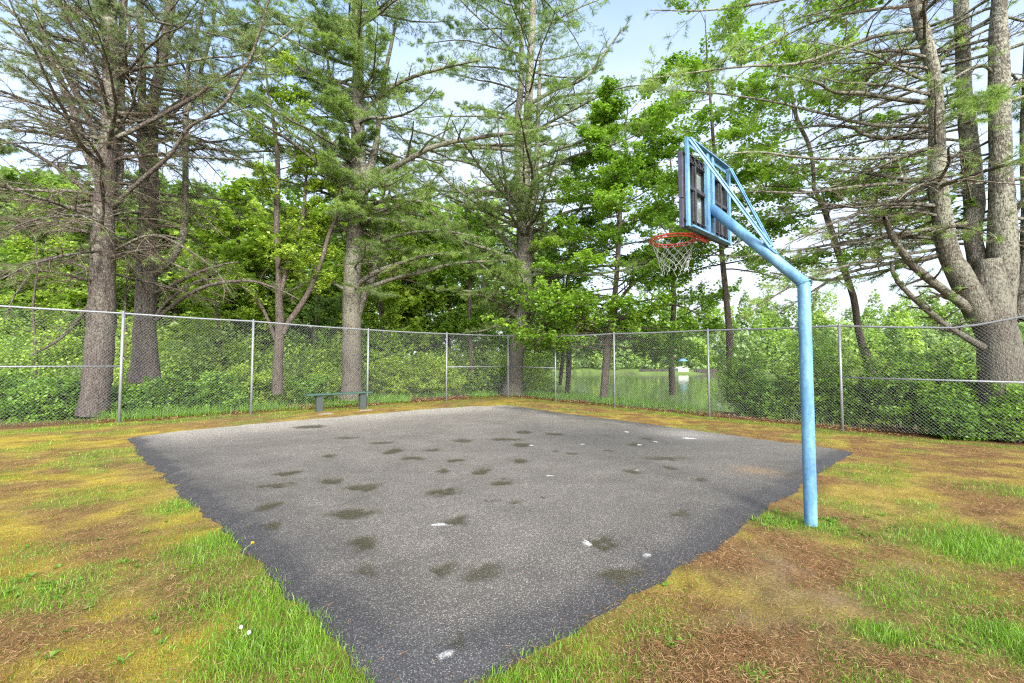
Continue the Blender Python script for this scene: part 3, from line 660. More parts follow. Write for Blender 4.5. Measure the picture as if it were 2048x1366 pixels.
WOOD = [  # kind, px, top py, Y, label
 ('white_pine', -40, 330, 30, 'background pine cut by the left picture edge'),
 ('pale_broadleaf', 35, 455, 27, 'pale broadleaf tree seen left of the big left pine'),
 ('grey_pine', 110, 390, 33, 'grey green background pine just left of the big left pine'),
 ('broadleaf', 160, 480, 26, 'green background tree hidden behind the big left pine'),
 ('white_pine', 250, 400, 36, 'background pine between the two left pines'),
 ('pale_broadleaf', 345, 470, 29, 'pale broadleaf tree just right of the second pine'),
 ('white_pine', 415, 415, 38, 'background pine right of the curving side stem'),
 ('yellow_broadleaf', 480, 500, 26, 'yellow green background tree left of the slender maple'),
 ('grey_pine', 520, 400, 40, 'grey green background pine behind the slender maple'),
 ('broadleaf', 600, 480, 30, 'green background tree between slender maple and bench pine'),
 ('white_pine', 660, 440, 34, 'background pine just left of the bench pine'),
 ('yellow_broadleaf', 770, 500, 29, 'yellow green background tree right of the bench pine'),
 ('white_pine', 840, 430, 37, 'tall background pine midway between bench pine and corner pine'),
 ('broadleaf', 900, 520, 30, 'green background tree behind the thin dark sapling'),
 ('grey_pine', 970, 450, 40, 'grey green background pine left of the corner pine'),
 ('pale_broadleaf', 1075, 560, 36, 'pale background tree just right of the corner pine'),
]
first = {}
for i, (k, px, top, Y, lab) in enumerate(WOOD):
    tm, cm, ht = protos[k]
    c = at(px, 745, Y); c[2] = float(ground(c[0], c[1])); h = at(px, top-80+20*R.normal(), Y)[2]-c[2]
    r = thing('background_tree', lab, 'tree', c, 'trees in the wood beyond the fence', R.uniform(0, 6.28)); r.scale = (h/ht*1.05, h/ht*1.05, h/ht)
    link('trunk', tm, r); link('crown', cm, r)
# far woods, too many to count: one object, behind the meadow on the left and round the far bank
far = Acc(); fm = Acc()
def far_clump(px, top, Y, w, m, n, sz):
    c = at(px, 745, Y); g = float(ground(c[0], c[1])); h = at(px, top, Y)[2]-g
    u = R.normal(size=(n, 3)); u = nrm(u)*R.uniform(.35, 1, (n, 1))**.5
    sh = .5+.5*(1-np.clip(u[:, 2], -1, 1))*.5
    P = np.stack([c[0]+u[:, 0]*w*sh, Y+u[:, 1]*w*sh, g+h*(.5+.5*u[:, 2])], 1)
    lump = fbm(P[:, 0]*.6+7*px, P[:, 2]*.6+P[:, 1]*.3, 3, 3)
    k = lump > .38; P = P[k]
    add_leaves(fm, P, sz, m, np.clip(.2+.9*(lump[k]-.3)+.2*R.normal(), 0, 1), flat=.2)
for px in np.arange(-160, 1120, 46):
    for Y, dt in ((52, 0), (66, -40)):
        far_clump(px+R.uniform(-15, 15), 385+R.uniform(-50, 60)+dt, Y, R.uniform(2.2, 3.6), int(R.integers(0, 4)), 900, .55)
for px in np.arange(1040, 2200, 30):
    for Y, t in ((104, 655), (122, 618), (150, 588)):
        far_clump(px+R.uniform(-10, 10), t+R.uniform(-22, 26), Y, R.uniform(3.2, 5.5), int(R.integers(0, 4)), 800, .8)
for px in np.arange(1090, 2200, 22):
    far_clump(px+R.uniform(-6, 6), 722+R.uniform(-18, 8), 99+R.uniform(0, 4), 2.2, int(R.integers(1, 4)), 260, .5)
tag(link('forest', fm.mesh('forest', [M_FARN, M_PALE_L, M_BRIGHT_L, M_NEED])), 'mixed green wood closing the far shore and the meadow', 'wood', kind='stuff')

fm = Acc()
for i in range(230):
    px = R.uniform(-140, 1085); Y = 18.5+16*R.random()**1.4+max(0, px-560)/525*4.5; c = at(px, 745, Y); g = float(ground(c[0], c[1])); h = R.uniform(1.3, 3.9)*(1. if px < 820 else .72); w_ = R.uniform(.8, 1.9); n = 900
    u = nrm(R.normal(size=(n, 3)))*R.uniform(.25, 1, (n, 1))**.5
    P = np.stack([c[0]+u[:, 0]*w_, Y+u[:, 1]*w_, g+h*(.42+.55*u[:, 2])], 1)
    lump = fbm(P[:, 0]*1.1+P[:, 1]*.7, P[:, 2]*1.4+i*3, 5, 3); k = lump > .42
    add_leaves(fm, P[k], .115, int(R.choice([0, 0, 0, 1, 2])), np.clip(.30+.16*R.normal()+1.1*(lump[k]-.5)+.15*R.normal(size=k.sum())+.1, 0, 1), flat=.3)
tag(link('undergrowth', fm.mesh('undergrowth', [M_YELLOW_L, M_MAPLE_L, M_PALE_L])), 'sunny yellow green undergrowth beyond the bench side fence', 'undergrowth', kind='stuff')

# ------------------------------------------------------------------ court outline (traced, straightened on to the ground)
EL = [(255, 877), (282, 912), (318, 950), (352, 982), (398, 1018), (432, 1050), (470, 1080), (498, 1108), (540, 1150), (574, 1192), (622, 1232), (660, 1288), (700, 1330), (742, 1372), (830, 1450)]
ER = [(1708, 905), (1665, 934), (1610, 972), (1545, 1014), (1470, 1066), (1400, 1116), (1330, 1162), (1262, 1192), (1205, 1236), (1100, 1290), (1004, 1340), (940, 1372), (830, 1450)]
FL = [(255, 877), (340, 866), (430, 856), (540, 846), (640, 838), (740, 829), (830, 821), (930, 814), (1010, 812)]
FR = [(1708, 905), (1600, 890), (1480, 874), (1390, 862), (1290, 848), (1200, 837), (1130, 828), (1060, 817), (1010, 812)]
def edge(lst, n):
    P = np.array([on_ground(*q) for q in lst]); return resample(P, n)[0][:, :2]
NC = 300
eEL = edge(EL, NC)[::-1]; eER = edge(ER, NC)[::-1]   # from near corner outward
eFL = edge(FL, NC); eFR = edge(FR, NC)                # towards far corner
def wob(e, s, amp):
    t = np.arange(len(e)); k = np.sin(np.linspace(0, PI, len(e)))[:, None]**.3
    return e+k*amp*np.stack([fbm(t*.13, t*0+s, 1, 4)-.5, fbm(t*.13, t*0+s+9, 2, 4)-.5], 1)
eEL = wob(eEL, 1.5, .22); eER = wob(eER, 4.5, .12); eFL = wob(eFL, 7.5, .16); eFR = wob(eFR, 11.5, .12)
u = np.linspace(0, 1, NC)[:, None, None]; v = np.linspace(0, 1, NC)[None, :, None]
# u along EL (near->left), v along ER (near->right)
N0, Lc, Rc, Fc = eEL[0], eEL[-1], eER[-1], eFL[-1]
cou = (1-v)*eEL[:, None, :]+v*eFR[:, None, :]+(1-u)*eER[None, :, :]+u*eFL[None, :, :] \
    - ((1-u)*(1-v)*N0+u*(1-v)*Lc+(1-u)*v*Rc+u*v*Fc)
outline = np.concatenate([eEL, eFL[1:], eFR[::-1][1:], eER[::-1][1:-1]])
def sd_poly(x, y):
    """signed distance to the court outline, positive inside"""
    sh = x.shape; x = x.ravel(); y = y.ravel(); A = outline[::6]; Bp = np.roll(A, -1, 0)
    best = np.full(len(x), 1e9); ins = np.zeros(len(x), bool)
    for (ax, ay), (bx, by) in zip(A, Bp):
        dx, dy = bx-ax, by-ay; t = np.clip(((x-ax)*dx+(y-ay)*dy)/(dx*dx+dy*dy), 0, 1)
        best = np.minimum(best, (x-ax-t*dx)**2+(y-ay-t*dy)**2)
        c = ((ay > y) != (by > y)); xi = ax+(y-ay)*dx/(dy if abs(dy) > 1e-9 else 1e-9); ins ^= c & (x < xi)
    return (np.where(ins, 1, -1)*np.sqrt(best)).reshape(sh)
def blob(x, y, px, py, rx, ry, sharp=1.):
    """soft patch on the ground: centre and size read off the photo, kept as a world ellipse"""
    c = on_ground(px, py); a = rx/F*c[1]; b = ry/F*c[1]*c[1]/HC*1.0
    return np.exp(-((((x-c[0])/a)**2+((y-c[1])/b)**2)**sharp))
cx_, cy_ = cou[..., 0], cou[..., 1]
din = np.minimum.reduce([np.linspace(0, 1, NC)[:, None]*np.ones((1, NC)), np.ones((NC, 1))*np.linspace(0, 1, NC)[None, :], 1-np.linspace(0, 1, NC)[:, None]*np.ones((1, NC)), 1-np.ones((NC, 1))*np.linspace(0, 1, NC)[None, :]])*9.4
# --- court colour
n1 = fbm(cx_*.6, cy_*.6, 41, 5); n2 = fbm(cx_*2.6, cy_*2.6, 43, 4); n3 = fbm(cx_*9, cy_*9, 47, 4)
base = np.array([.122, .110, .094])
colr = base*((.62+.42*n1+.42*n2)*(.86+.42*(u+v)[..., 0]*.5))[..., None]
def mixc(c, col, m): return c*(1-m[..., None])+np.array(col)*m[..., None]
dR = np.ones((NC, 1))*np.linspace(0, 1, NC)[None, :]*9.4; dL = np.linspace(0, 1, NC)[:, None]*np.ones((1, NC))*9.4   # metres from the EL / ER edges
dFL = 9.4-dL; dFR = 9.4-dR
wig = .5*(n1-.5)+.3*(n2-.5)
colr = mixc(colr, (.29, .265, .225), sst(2.4, .1, dFL+wig*2.4)*np.clip(.45+.9*n2, 0, 1))           # dusty strip by the bench
colr = mixc(colr, (.12, .11, .093), np.clip(blob(cx_, cy_, 1560, 905, 200, 30)*.6, 0, 1))
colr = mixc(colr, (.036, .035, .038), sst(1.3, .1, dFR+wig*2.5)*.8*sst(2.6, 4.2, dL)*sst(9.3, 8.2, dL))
colr = mixc(colr, (.026, .025, .026), sst(.30, .10, np.minimum(dL, dR)+wig*.3+.10*(n3-.5))*.88)
colr = mixc(colr, (.050, .048, .049), sst(.85, .2, np.minimum(dL, dR)+wig*.9)*.45)
colr = mixc(colr, (.052, .051, .052), np.clip(blob(cx_, cy_, 1250, 880, 190, 26)*.8*(.4+n2), 0, .8))
colr = mixc(colr, (.065, .064, .065), np.clip(blob(cx_, cy_, 820, 1340, 300, 90)*.6, 0, .6))
colr = mixc(colr, (.24, .22, .20), np.clip(blob(cx_, cy_, 1370, 872, 60, 9)*.9*(n3+.4), 0, .8))
colr = mixc(colr, (.22, .15, .08), np.clip(blob(cx_, cy_, 1512, 946, 46, 10)*.6, 0, .6))
STAIN = [(620, 856, 30, 4), (785, 907, 17, 5), (655, 917, 14, 4), (575, 951, 24, 6), (545, 978, 32, 6), (660, 969, 26, 8), (720, 982, 34, 9), (533, 1022, 18, 10), (543, 1063, 25, 8), (703, 1035, 46, 11), (715, 1104, 38, 17), (915, 1051, 30, 10),
         (1200, 1097, 34, 9), (962, 948, 20, 6), (885, 947, 15, 4), (885, 991, 32, 9), (1003, 971, 25, 7), (1043, 893, 22, 6), (925, 884, 22, 4), (1015, 882, 40, 3), (1110, 872, 20, 3), (1048, 867, 16, 3), (825, 921, 26, 4), (910, 925, 20, 4), (1040, 927, 18, 4), (985, 1008, 20, 4),
         (1145, 910, 16, 3), (1115, 905, 10, 2), (1265, 948, 20, 7), (1340, 940, 16, 6), (1270, 893, 18, 4), (1290, 880, 16, 3), (1330, 920, 50, 5), (1355, 1040, 22, 8), (1240, 1150, 60, 14), (880, 1150, 30, 10), (960, 1160, 40, 12), (740, 1150, 30, 10), (900, 1305, 26, 14), (1030, 1010, 16, 5), (1400, 965, 14, 4), (760, 890, 26, 3), (690, 880, 26, 3), (860, 905, 20, 3), (1215, 905, 14, 3), (1090, 1000, 10, 4)]
moss = np.zeros((NC, NC))
for i, (a, b, c, d) in enumerate(STAIN):
    moss = np.maximum(moss, blob(cx_+.14*(n2-.5)+.07*(n3-.5), cy_+.25*(n2-.5)+.3*(n3-.5), a, b, c*.95, d*.9, 1.8)*(1. if i < 26 else .7))
mm = np.clip(moss*1.6*(.45+.8*fbm(cx_*13, cy_*13, 101, 3))-.10, 0, 1)
colr = mixc(colr, (.036, .033, .013), mm*.85)
WHITE = [(885, 1057, 26, 6), (1172, 1098, 14, 6), (895, 1325, 26, 9), (1062, 893, 6, 3), (1252, 867, 7, 2), (1280, 893, 10, 2), (1380, 880, 18, 3), (1312, 887, 6, 1.5), (1165, 892, 6, 1.5), (1098, 958, 12, 2), (1297, 1122, 6, 3), (1214, 1190, 6, 3), (1277, 945, 6, 2)]  # pale flakes; at the puddles the white is sky reflection painted in
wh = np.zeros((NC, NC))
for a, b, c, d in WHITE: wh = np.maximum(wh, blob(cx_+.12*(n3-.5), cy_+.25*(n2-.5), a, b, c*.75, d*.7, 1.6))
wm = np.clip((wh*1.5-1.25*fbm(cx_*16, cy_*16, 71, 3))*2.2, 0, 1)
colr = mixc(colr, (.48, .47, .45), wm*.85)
zc = ground(cx_, cy_)+.035*sst(0, .18, din)+.010*(n2-.5)+.004*(n3-.5)-.012*np.clip(moss, 0, 1)-.01
zc = zc+.02*fbm(cx_*.5, cy_*.5, 90, 2)
ca = Acc(); I = np.arange(NC*NC).reshape(NC, NC)
q = np.stack([I[:-1, :-1], I[:-1, 1:], I[1:, 1:], I[1:, :-1]], -1).reshape(-1, 4)
V = np.concatenate([cou, zc[..., None]], -1).reshape(-1, 3)
# make faces look up
nn = np.cross(V[q[0, 1]]-V[q[0, 0]], V[q[0, 2]]-V[q[0, 0]])
if nn[2] < 0: q = q[:, ::-1]
ca.add(V, F4=q)
loop = np.concatenate([I[:, 0], I[-1, 1:], I[::-1, -1][1:], I[0, ::-1][1:-1]])
sk = V[loop].copy(); sk[:, 2] -= .12; k = len(loop); a = np.arange(k)
ca.add(np.concatenate([V[loop], sk]), F4=np.stack([a, (a+1) % k, (a+1) % k+k, a+k], 1))
cme = ca.mesh('court', [], (0, 0, 0), True)
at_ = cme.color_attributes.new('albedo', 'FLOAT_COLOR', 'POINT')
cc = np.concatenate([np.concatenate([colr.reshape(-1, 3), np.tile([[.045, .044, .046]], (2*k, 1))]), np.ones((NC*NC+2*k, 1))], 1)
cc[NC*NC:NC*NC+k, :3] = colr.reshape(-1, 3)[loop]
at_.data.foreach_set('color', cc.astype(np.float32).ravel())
m, nt, ns, L = new_mat('worn_asphalt')
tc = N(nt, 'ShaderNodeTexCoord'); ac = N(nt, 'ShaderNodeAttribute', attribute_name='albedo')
vo = N(nt, 'ShaderNodeTexVoronoi', Scale=115., Randomness=1.); L.new(tc.outputs['Object'], vo.inputs['Vector'])
rs = ramp(nt, [(.0, (0, 0, 0)), (.42, (0, 0, 0)), (.75, (1, 1, 1))]); L.new(vo.outputs['Color'], rs.inputs['Fac'])
rd = ramp(nt, [(.28, (1, 1, 1)), (.5, (0, 0, 0))]); L.new(vo.outputs['Distance'], rd.inputs['Fac'])
mu = N(nt, 'ShaderNodeMath', operation='MULTIPLY'); L.new(rs.outputs[0], mu.inputs[0]); L.new(rd.outputs[0], mu.inputs[1])
nz = N(nt, 'ShaderNodeTexNoise', Scale=120., Detail=3., Roughness=.75); L.new(tc.outputs['Object'], nz.inputs['Vector'])
rn = ramp(nt, [(.34, (.25, .25, .26)), (.66, (1.35, 1.35, 1.35))]); L.new(nz.outputs['Fac'], rn.inputs['Fac'])
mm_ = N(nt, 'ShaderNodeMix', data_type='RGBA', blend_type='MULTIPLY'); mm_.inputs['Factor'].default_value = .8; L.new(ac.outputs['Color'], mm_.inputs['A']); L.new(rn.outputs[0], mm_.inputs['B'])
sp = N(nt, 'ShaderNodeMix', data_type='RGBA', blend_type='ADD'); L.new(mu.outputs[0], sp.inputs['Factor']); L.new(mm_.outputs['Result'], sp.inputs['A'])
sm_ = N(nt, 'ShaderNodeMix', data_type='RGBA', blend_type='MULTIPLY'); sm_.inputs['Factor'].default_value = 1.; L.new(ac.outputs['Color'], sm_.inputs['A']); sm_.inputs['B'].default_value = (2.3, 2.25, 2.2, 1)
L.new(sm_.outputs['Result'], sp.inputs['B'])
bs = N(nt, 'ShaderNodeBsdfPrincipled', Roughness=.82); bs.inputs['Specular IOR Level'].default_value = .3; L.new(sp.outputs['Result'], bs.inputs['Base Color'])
hs = N(nt, 'ShaderNodeMath', operation='SUBTRACT'); L.new(nz.outputs['Fac'], hs.inputs[0]); L.new(vo.outputs['Distance'], hs.inputs[1])
bp = N(nt, 'ShaderNodeBump', Strength=.5, Distance=.006); L.new(hs.outputs[0], bp.inputs['Height']); L.new(bp.outputs[0], bs.inputs['Normal'])
L.new(bs.outputs[0], N(nt, 'ShaderNodeOutputMaterial').inputs[0]); cme.materials.append(m)
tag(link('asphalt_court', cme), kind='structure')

# ------------------------------------------------------------------ ground sheet
def axis(lo, hi, step, far_lo, far_hi, g=1.13):
    a = list(np.arange(lo, hi, step)); s = step
    while a[-1] < far_hi: s *= g; a.append(a[-1]+s)
    s = step; b = [a[0]]
    while b[-1] > far_lo: s *= g; b.append(b[-1]-s)
    return np.array(b[::-1][:-1]+a)
gx = axis(-9, 11, .085, -420, 420); gy = axis(1., 14, .085, -60, 520)
GX, GY = np.meshgrid(gx, gy, indexing='ij')
GZ = ground(GX, GY)
near = (np.abs(GX) < 12) & (GY < 18) & (GY > 0)
SD = np.full(GX.shape, -99.); SD[near] = sd_poly(GX[near], GY[near])
GZ = GZ-.06*sst(.05, .22, SD)+.015*(fbm(GX*6, GY*6, 12, 3)-.5)*sst(60, 20, GY)

def cover(x, y, sd):
    """how much of each ground cover grows at x, y: grass, moss, needle litter, bare soil"""
    a = fbm(x*1.1, y*1.1, 51, 5); b = fbm(x*2.7+9, y*2.7, 53, 4); c = fbm(x*.6+3, y*.6, 57, 4)
    right = sst(-.5, 1.5, x)
    grass = sst(.54, .72, a)*.45
    moss_ = sst(.40, .62, b*.5+c*.5)*(1-.45*right)
    litter = sst(.42, .60, 1-b*.6-a*.4)*(.65+.35*right)
    soil = np.zeros_like(x)
    dd = -sd
    leftside = (1-right)
    grass = np.maximum(grass, np.exp(-(dd/.42)**2)*leftside*sst(4.4, 3.0, y)*(.3+.8*a))
    for px, py, rx, ry, w in ((445, 1095, 95, 45, 1.), (370, 1010, 60, 25, .7), (600, 1300, 190, 80, .85), (60, 1200, 70, 50, .45), (470, 1190, 110, 60, .55), (60, 1110, 70, 30, .35), (700, 1366, 160, 40, .8),
                              (1960, 1090, 150, 50, 1.05), (2030, 1290, 100, 90, .9), (1770, 1275, 70, 28, .85), (1560, 1042, 70, 22, .9), (1655, 1055, 40, 18, .9), (1000, 1366, 70, 30, .8), (1290, 1250, 90, 40, .5),
                              (2010, 980, 80, 22, .6), (1240, 1330, 120, 40, .35), (1520, 1345, 60, 20, .45), (1110, 1345, 90, 40, .6)):
        grass = np.maximum(grass, w*blob(x, y, px, py, rx, ry, 1.3)*(.55+.8*b))
    eL = (x-C0[0])*nl[0]+(y-C0[1])*nl[1]; eR = (x-C0[0])*nr[0]+(y-C0[1])*nr[1]; e = np.maximum(eL, eR)
    grass = np.maximum(grass, np.exp(-((e+.25)/.38)**2)*(.25+.8*a))
    grass = np.maximum(grass, sst(.2, 2.5, e)*.8)
    for px, py, rx, ry, w in ((1700, 1140, 210, 42, 1.3), (1560, 1260, 170, 60, 1.), (1830, 1190, 120, 30, 1.), (1640, 1200, 120, 30, 1.), (190, 905, 70, 14, .8), (640, 835, 260, 12, .9), (260, 945, 40, 10, .5), (800, 815, 140, 8, .7)):
        soil = np.maximum(soil, w*blob(x, y, px, py, rx, ry, 1.2)*sst(.36, .52, b))
    for px, py, rx, ry, w in ((130, 1090, 120, 40, .8), (300, 1115, 130, 30, .7), (60, 930, 90, 20, .6), (1600, 1320, 300, 70, .9), (1900, 1200, 120, 50, .8), (1850, 930, 160, 16, .7), (1350, 1290, 120, 40, .6), (560, 850, 300, 8, .5)):
        litter = np.maximum(litter, w*blob(x, y, px, py, rx, ry, 1.2)*sst(.25, .55, b))
    for px, py, rx, ry, w in ((350, 1300, 260, 60, 1.), (110, 890, 160, 20, .9), (200, 980, 180, 30, .8), (1250, 842, 200, 10, 1.), (1850, 985, 160, 20, .6), (330, 860, 120, 8, .9)):
        moss_ = np.maximum(moss_, w*blob(x, y, px, py, rx, ry, 1.2)*(.6+.6*b))
    under = sst(.15, .7, e)*sst(6, 1.5, e)
    litter = np.maximum(litter, under*.9); grass = grass*(1-.75*under*sst(-3, 2, x))
    return np.clip(grass, 0, 1), np.clip(moss_, 0, 1), np.clip(litter, 0, 1), np.clip(soil, 0, 1), e
g_, mo, li, so, ee = cover(GX, GY, SD)
fn = fbm(GX*5, GY*5, 61, 4)
gc = np.zeros(GX.shape+(3,))+np.array([.215, .155, .055])
gc = gc*(.7+.6*fn)[..., None]
gc = mixc(gc, (.31, .232, .036), mo*.88)
gc = mixc(gc, (.165, .085, .040), li*.8)
gc = mixc(gc, (.135, .098, .078), np.clip(so*(1.7*fbm(GX*7, GY*7, 67, 4)-.25), 0, 1)*.75)
gc = mixc(gc, (.09, .15, .018), np.clip(g_*.95, 0, .85))
und = sst(.15, .7, ee)*sst(7, 1.5, ee)
gc = mixc(gc, (.115, .062, .042), und*.8)
gc = mixc(gc, (.12, .19, .04), sst(6, 12, ee)*.9)
gc = mixc(gc, (.06, .05, .035), sst(-.62, -.85, GZ)*.8)
gc = gc*(.45+1.1*fbm(GX*9, GY*9, 63, 4))[..., None]
ga = Acc(); nx, ny = GX.shape; I = np.arange(nx*ny).reshape(nx, ny)
ga.add(np.stack([GX, GY, GZ], -1), F4=np.stack([I[:-1, :-1], I[1:, :-1], I[1:, 1:], I[:-1, 1:]], -1).reshape(-1, 4))
gme = ga.mesh('ground', [], (0, 0, 0), True)
at_ = gme.color_attributes.new('albedo', 'FLOAT_COLOR', 'POINT')
at_.data.foreach_set('color', np.concatenate([gc.reshape(-1, 3), np.ones((nx*ny, 1))], 1).astype(np.float32).ravel())
m, nt, ns, L = new_mat('mossy_soil')
tc = N(nt, 'ShaderNodeTexCoord'); ac = N(nt, 'ShaderNodeAttribute', attribute_name='albedo')
nz = N(nt, 'ShaderNodeTexNoise', Scale=55., Detail=6., Roughness=.75); L.new(tc.outputs['Object'], nz.inputs['Vector'])
rn = ramp(nt, [(.28, (.35, .33, .3)), (.72, (1.6, 1.6, 1.5))]); L.new(nz.outputs['Fac'], rn.inputs['Fac'])
mx = N(nt, 'ShaderNodeMix', data_type='RGBA', blend_type='MULTIPLY'); mx.inputs['Factor'].default_value = .8; L.new(ac.outputs['Color'], mx.inputs['A']); L.new(rn.outputs[0], mx.inputs['B'])
bs = N(nt, 'ShaderNodeBsdfPrincipled', Roughness=.95); bs.inputs['Specular IOR Level'].default_value = .1; L.new(mx.outputs['Result'], bs.inputs['Base Color'])
bp = N(nt, 'ShaderNodeBump', Strength=.8, Distance=.02); L.new(nz.outputs['Fac'], bp.inputs['Height']); L.new(bp.outputs[0], bs.inputs['Normal'])
L.new(bs.outputs[0], N(nt, 'ShaderNodeOutputMaterial').inputs[0]); gme.materials.append(m)
tag(link('ground', gme), kind='structure')

# ------------------------------------------------------------------ pond
m, nt, ns, L = new_mat('pond_water')
bs = N(nt, 'ShaderNodeBsdfPrincipled', Roughness=.09, IOR=1.33); bs.inputs['Base Color'].default_value = (.075, .105, .035, 1)
tc = N(nt, 'ShaderNodeTexCoord'); mp = N(nt, 'ShaderNodeMapping'); mp.inputs['Scale'].default_value = (1, .35, 1); L.new(tc.outputs['Object'], mp.inputs['Vector'])
nz = N(nt, 'ShaderNodeTexNoise', Scale=1.6, Detail=3.); L.new(mp.outputs[0], nz.inputs['Vector'])
bp = N(nt, 'ShaderNodeBump', Strength=.12, Distance=.05); L.new(nz.outputs['Fac'], bp.inputs['Height']); L.new(bp.outputs[0], bs.inputs['Normal'])
L.new(bs.outputs[0], N(nt, 'ShaderNodeOutputMaterial').inputs[0])
wa = Acc(); wa.add([(-3, 14, WATER), (190, 4, WATER), (190, 108, WATER), (-3, 108, WATER)], F4=[[0, 1, 2, 3]])
tag(link('pond_water', wa.mesh('pond_water', [m])), kind='structure')

# ------------------------------------------------------------------ grass, moss, litter
def scatter(n, ymin, ymax, pw):
    """random ground points in the wedge the photo shows, thinning with distance"""
    k = 1-pw; y = (ymin**k+(ymax**k-ymin**k)*R.random(n))**(1/k)
    x = R.uniform(-1.22, 1.22, n)*(y+.3)
    return x, y
def blades(name, x, y, h, w, lean, mat, tint, lift=0.):
    n = len(x); z = ground(x, y); az = R.uniform(0, 2*PI, n)
    side = np.stack([np.cos(az), np.sin(az), np.zeros(n)], 1)*w[:, None]*.5
    la = R.uniform(0, 2*PI, n); ln = np.stack([np.cos(la), np.sin(la), np.zeros(n)], 1)*(lean*h*R.uniform(.2, 1.2, n))[:, None]
    b = np.stack([x, y, z-.004+lift], 1); up = np.array([0, 0, 1.])
    mid = b+ln*.35+up*(h*.6)[:, None]; tip = b+ln+up*(h*np.sqrt(np.clip(1-(.5*lean)**2, .1, 1)))[:, None]
    V = np.stack([b-side, b+side, mid+side*.7, mid-side*.7, tip], 1); i = np.arange(n*5).reshape(n, 5)
    acc = Acc(); t = np.clip(tint, 0, 1)
    acc.add(V, F4=i[:, [0, 1, 2, 3]], F3=i[:, [3, 2, 4]], t4=t, t3=t)
    return tag(link(name, acc.mesh(name, [mat])), kind='stuff')
M_GRASS = leaf_mat('grass_blades', [(0, (.06, .15, .010)), (.5, (.16, .32, .022)), (.85, (.27, .44, .04)), (1, (.46, .43, .15))], .35, .03)
M_MOSS = leaf_mat('moss', [(0, (.13, .095, .016)), (.5, (.29, .225, .036)), (1, (.31, .31, .045))], .2, 0)
M_LIT = leaf_mat('needle_litter', [(0, (.06, .026, .012)), (.5, (.22, .11, .048)), (1, (.42, .29, .14))], .1, .02)
x, y = scatter(460000, 1.35, 16, 1.45); sd = np.full(len(x), -9.); k = y < 16; sd[k] = sd_poly(x[k], y[k])
g_, mo, li, so, ee = cover(x, y, sd)
far_ = np.clip(y/4.5, .9, 3)
ov = R.normal(size=len(x))*.045
ok = sd < ov-.02
kg = ok & (R.random(len(x)) < g_*.85+.05) & (ee < 3)
n = kg.sum(); hh = R.uniform(.022, .06, n)*(.40+1.0*g_[kg])*(.5+1.15*fbm(x[kg]*4, y[kg]*4, 88, 3))
blades('grass', x[kg], y[kg], hh, R.uniform(.0022, .0045, n)*far_[kg], R.uniform(.4, 1.1, n), M_GRASS, .42+.2*R.normal(size=n)+.25*(R.random(n) < .12))
km = ok & ~kg & (R.random(len(x)) < mo*.9) & (ee < .5)
n = km.sum(); blades('moss', x[km], y[km], R.uniform(.006, .018, n), R.uniform(.0025, .005, n)*far_[km], R.uniform(.3, .9, n), M_MOSS, .5+.22*R.normal(size=n))
kl = (ok | ((R.random(len(x)) < .012*sst(3.2, .1, sd)+.002) & (sd > 0))) & ~kg & ~km & (R.random(len(x)) < (.25+.7*li)*(1-.92*np.clip(so, 0, 1))) & (ee < 6)
n = kl.sum(); z = ground(x[kl], y[kl]); az = R.uniform(0, 2*PI, n); ln = R.uniform(.012, .045, n); d = np.stack([np.cos(az), np.sin(az), R.normal(size=n)*.22], 1)*ln[:, None]
c = np.stack([x[kl], y[kl], z+.012+R.uniform(-.004, .012, n)+.022*(sd[kl] > .05)], 1); s = np.stack([-np.sin(az), np.cos(az), np.zeros(n)+.3], 1)*(R.uniform(.0006, .0013, n)*far_[kl])[:, None]
V = np.stack([c-d*.5-s, c-d*.5+s, c+d*.5+s, c+d*.5-s], 1); acc = Acc(); acc.add(V, F4=np.arange(n*4).reshape(n, 4), t4=np.clip(.5+.25*R.normal(size=n), 0, 1))
tag(link('needle_litter', acc.mesh('needle_litter', [M_LIT])), kind='stuff')
# tall grass outside the fence
n = 52000; t = R.random(n); sidep = R.random(n) < .45
pL = C0+np.outer(t*13, dl)+np.outer(R.uniform(.3, 4.5, n), nl); pR = C0+np.outer(t*13-1, dr)+np.outer(R.uniform(.6, 4.5, n)**1.0, nr)
p = np.where(sidep[:, None], pL, pR); dn = sst(.35, .6, fbm(p[:, 0]*.9, p[:, 1]*.9, 77, 3)); k = R.random(n) < dn*np.where(sidep, 1, sst(7, 2.5, p[:, 0])+.12); p = p[k]; n = len(p)
blades('tall_grass', p[:, 0], p[:, 1], R.uniform(.10, .34, n), R.uniform(.006, .012, n), R.uniform(.2, .7, n), M_GRASS, .30+.18*R.normal(size=n))
# fallen leaves under the shrubs outside the fence
n = 9000; t = R.random(n); sidep = R.random(n) < .45
p = np.where(sidep[:, None], C0+np.outer(t*13, dl)+np.outer(R.uniform(.15, 3., n), nl), C0+np.outer(t*14-1, dr)+np.outer(R.uniform(.15, 3., n), nr))
acc = Acc(); add_leaves(acc, np.stack([p[:, 0], p[:, 1], ground(p[:, 0], p[:, 1])+.02], 1), .06, 0, np.clip(.4+.25*R.normal(size=n), 0, 1), flat=1.2)
tag(link('fallen_leaves', acc.mesh('fallen_leaves', [M_LIT])), kind='stuff')
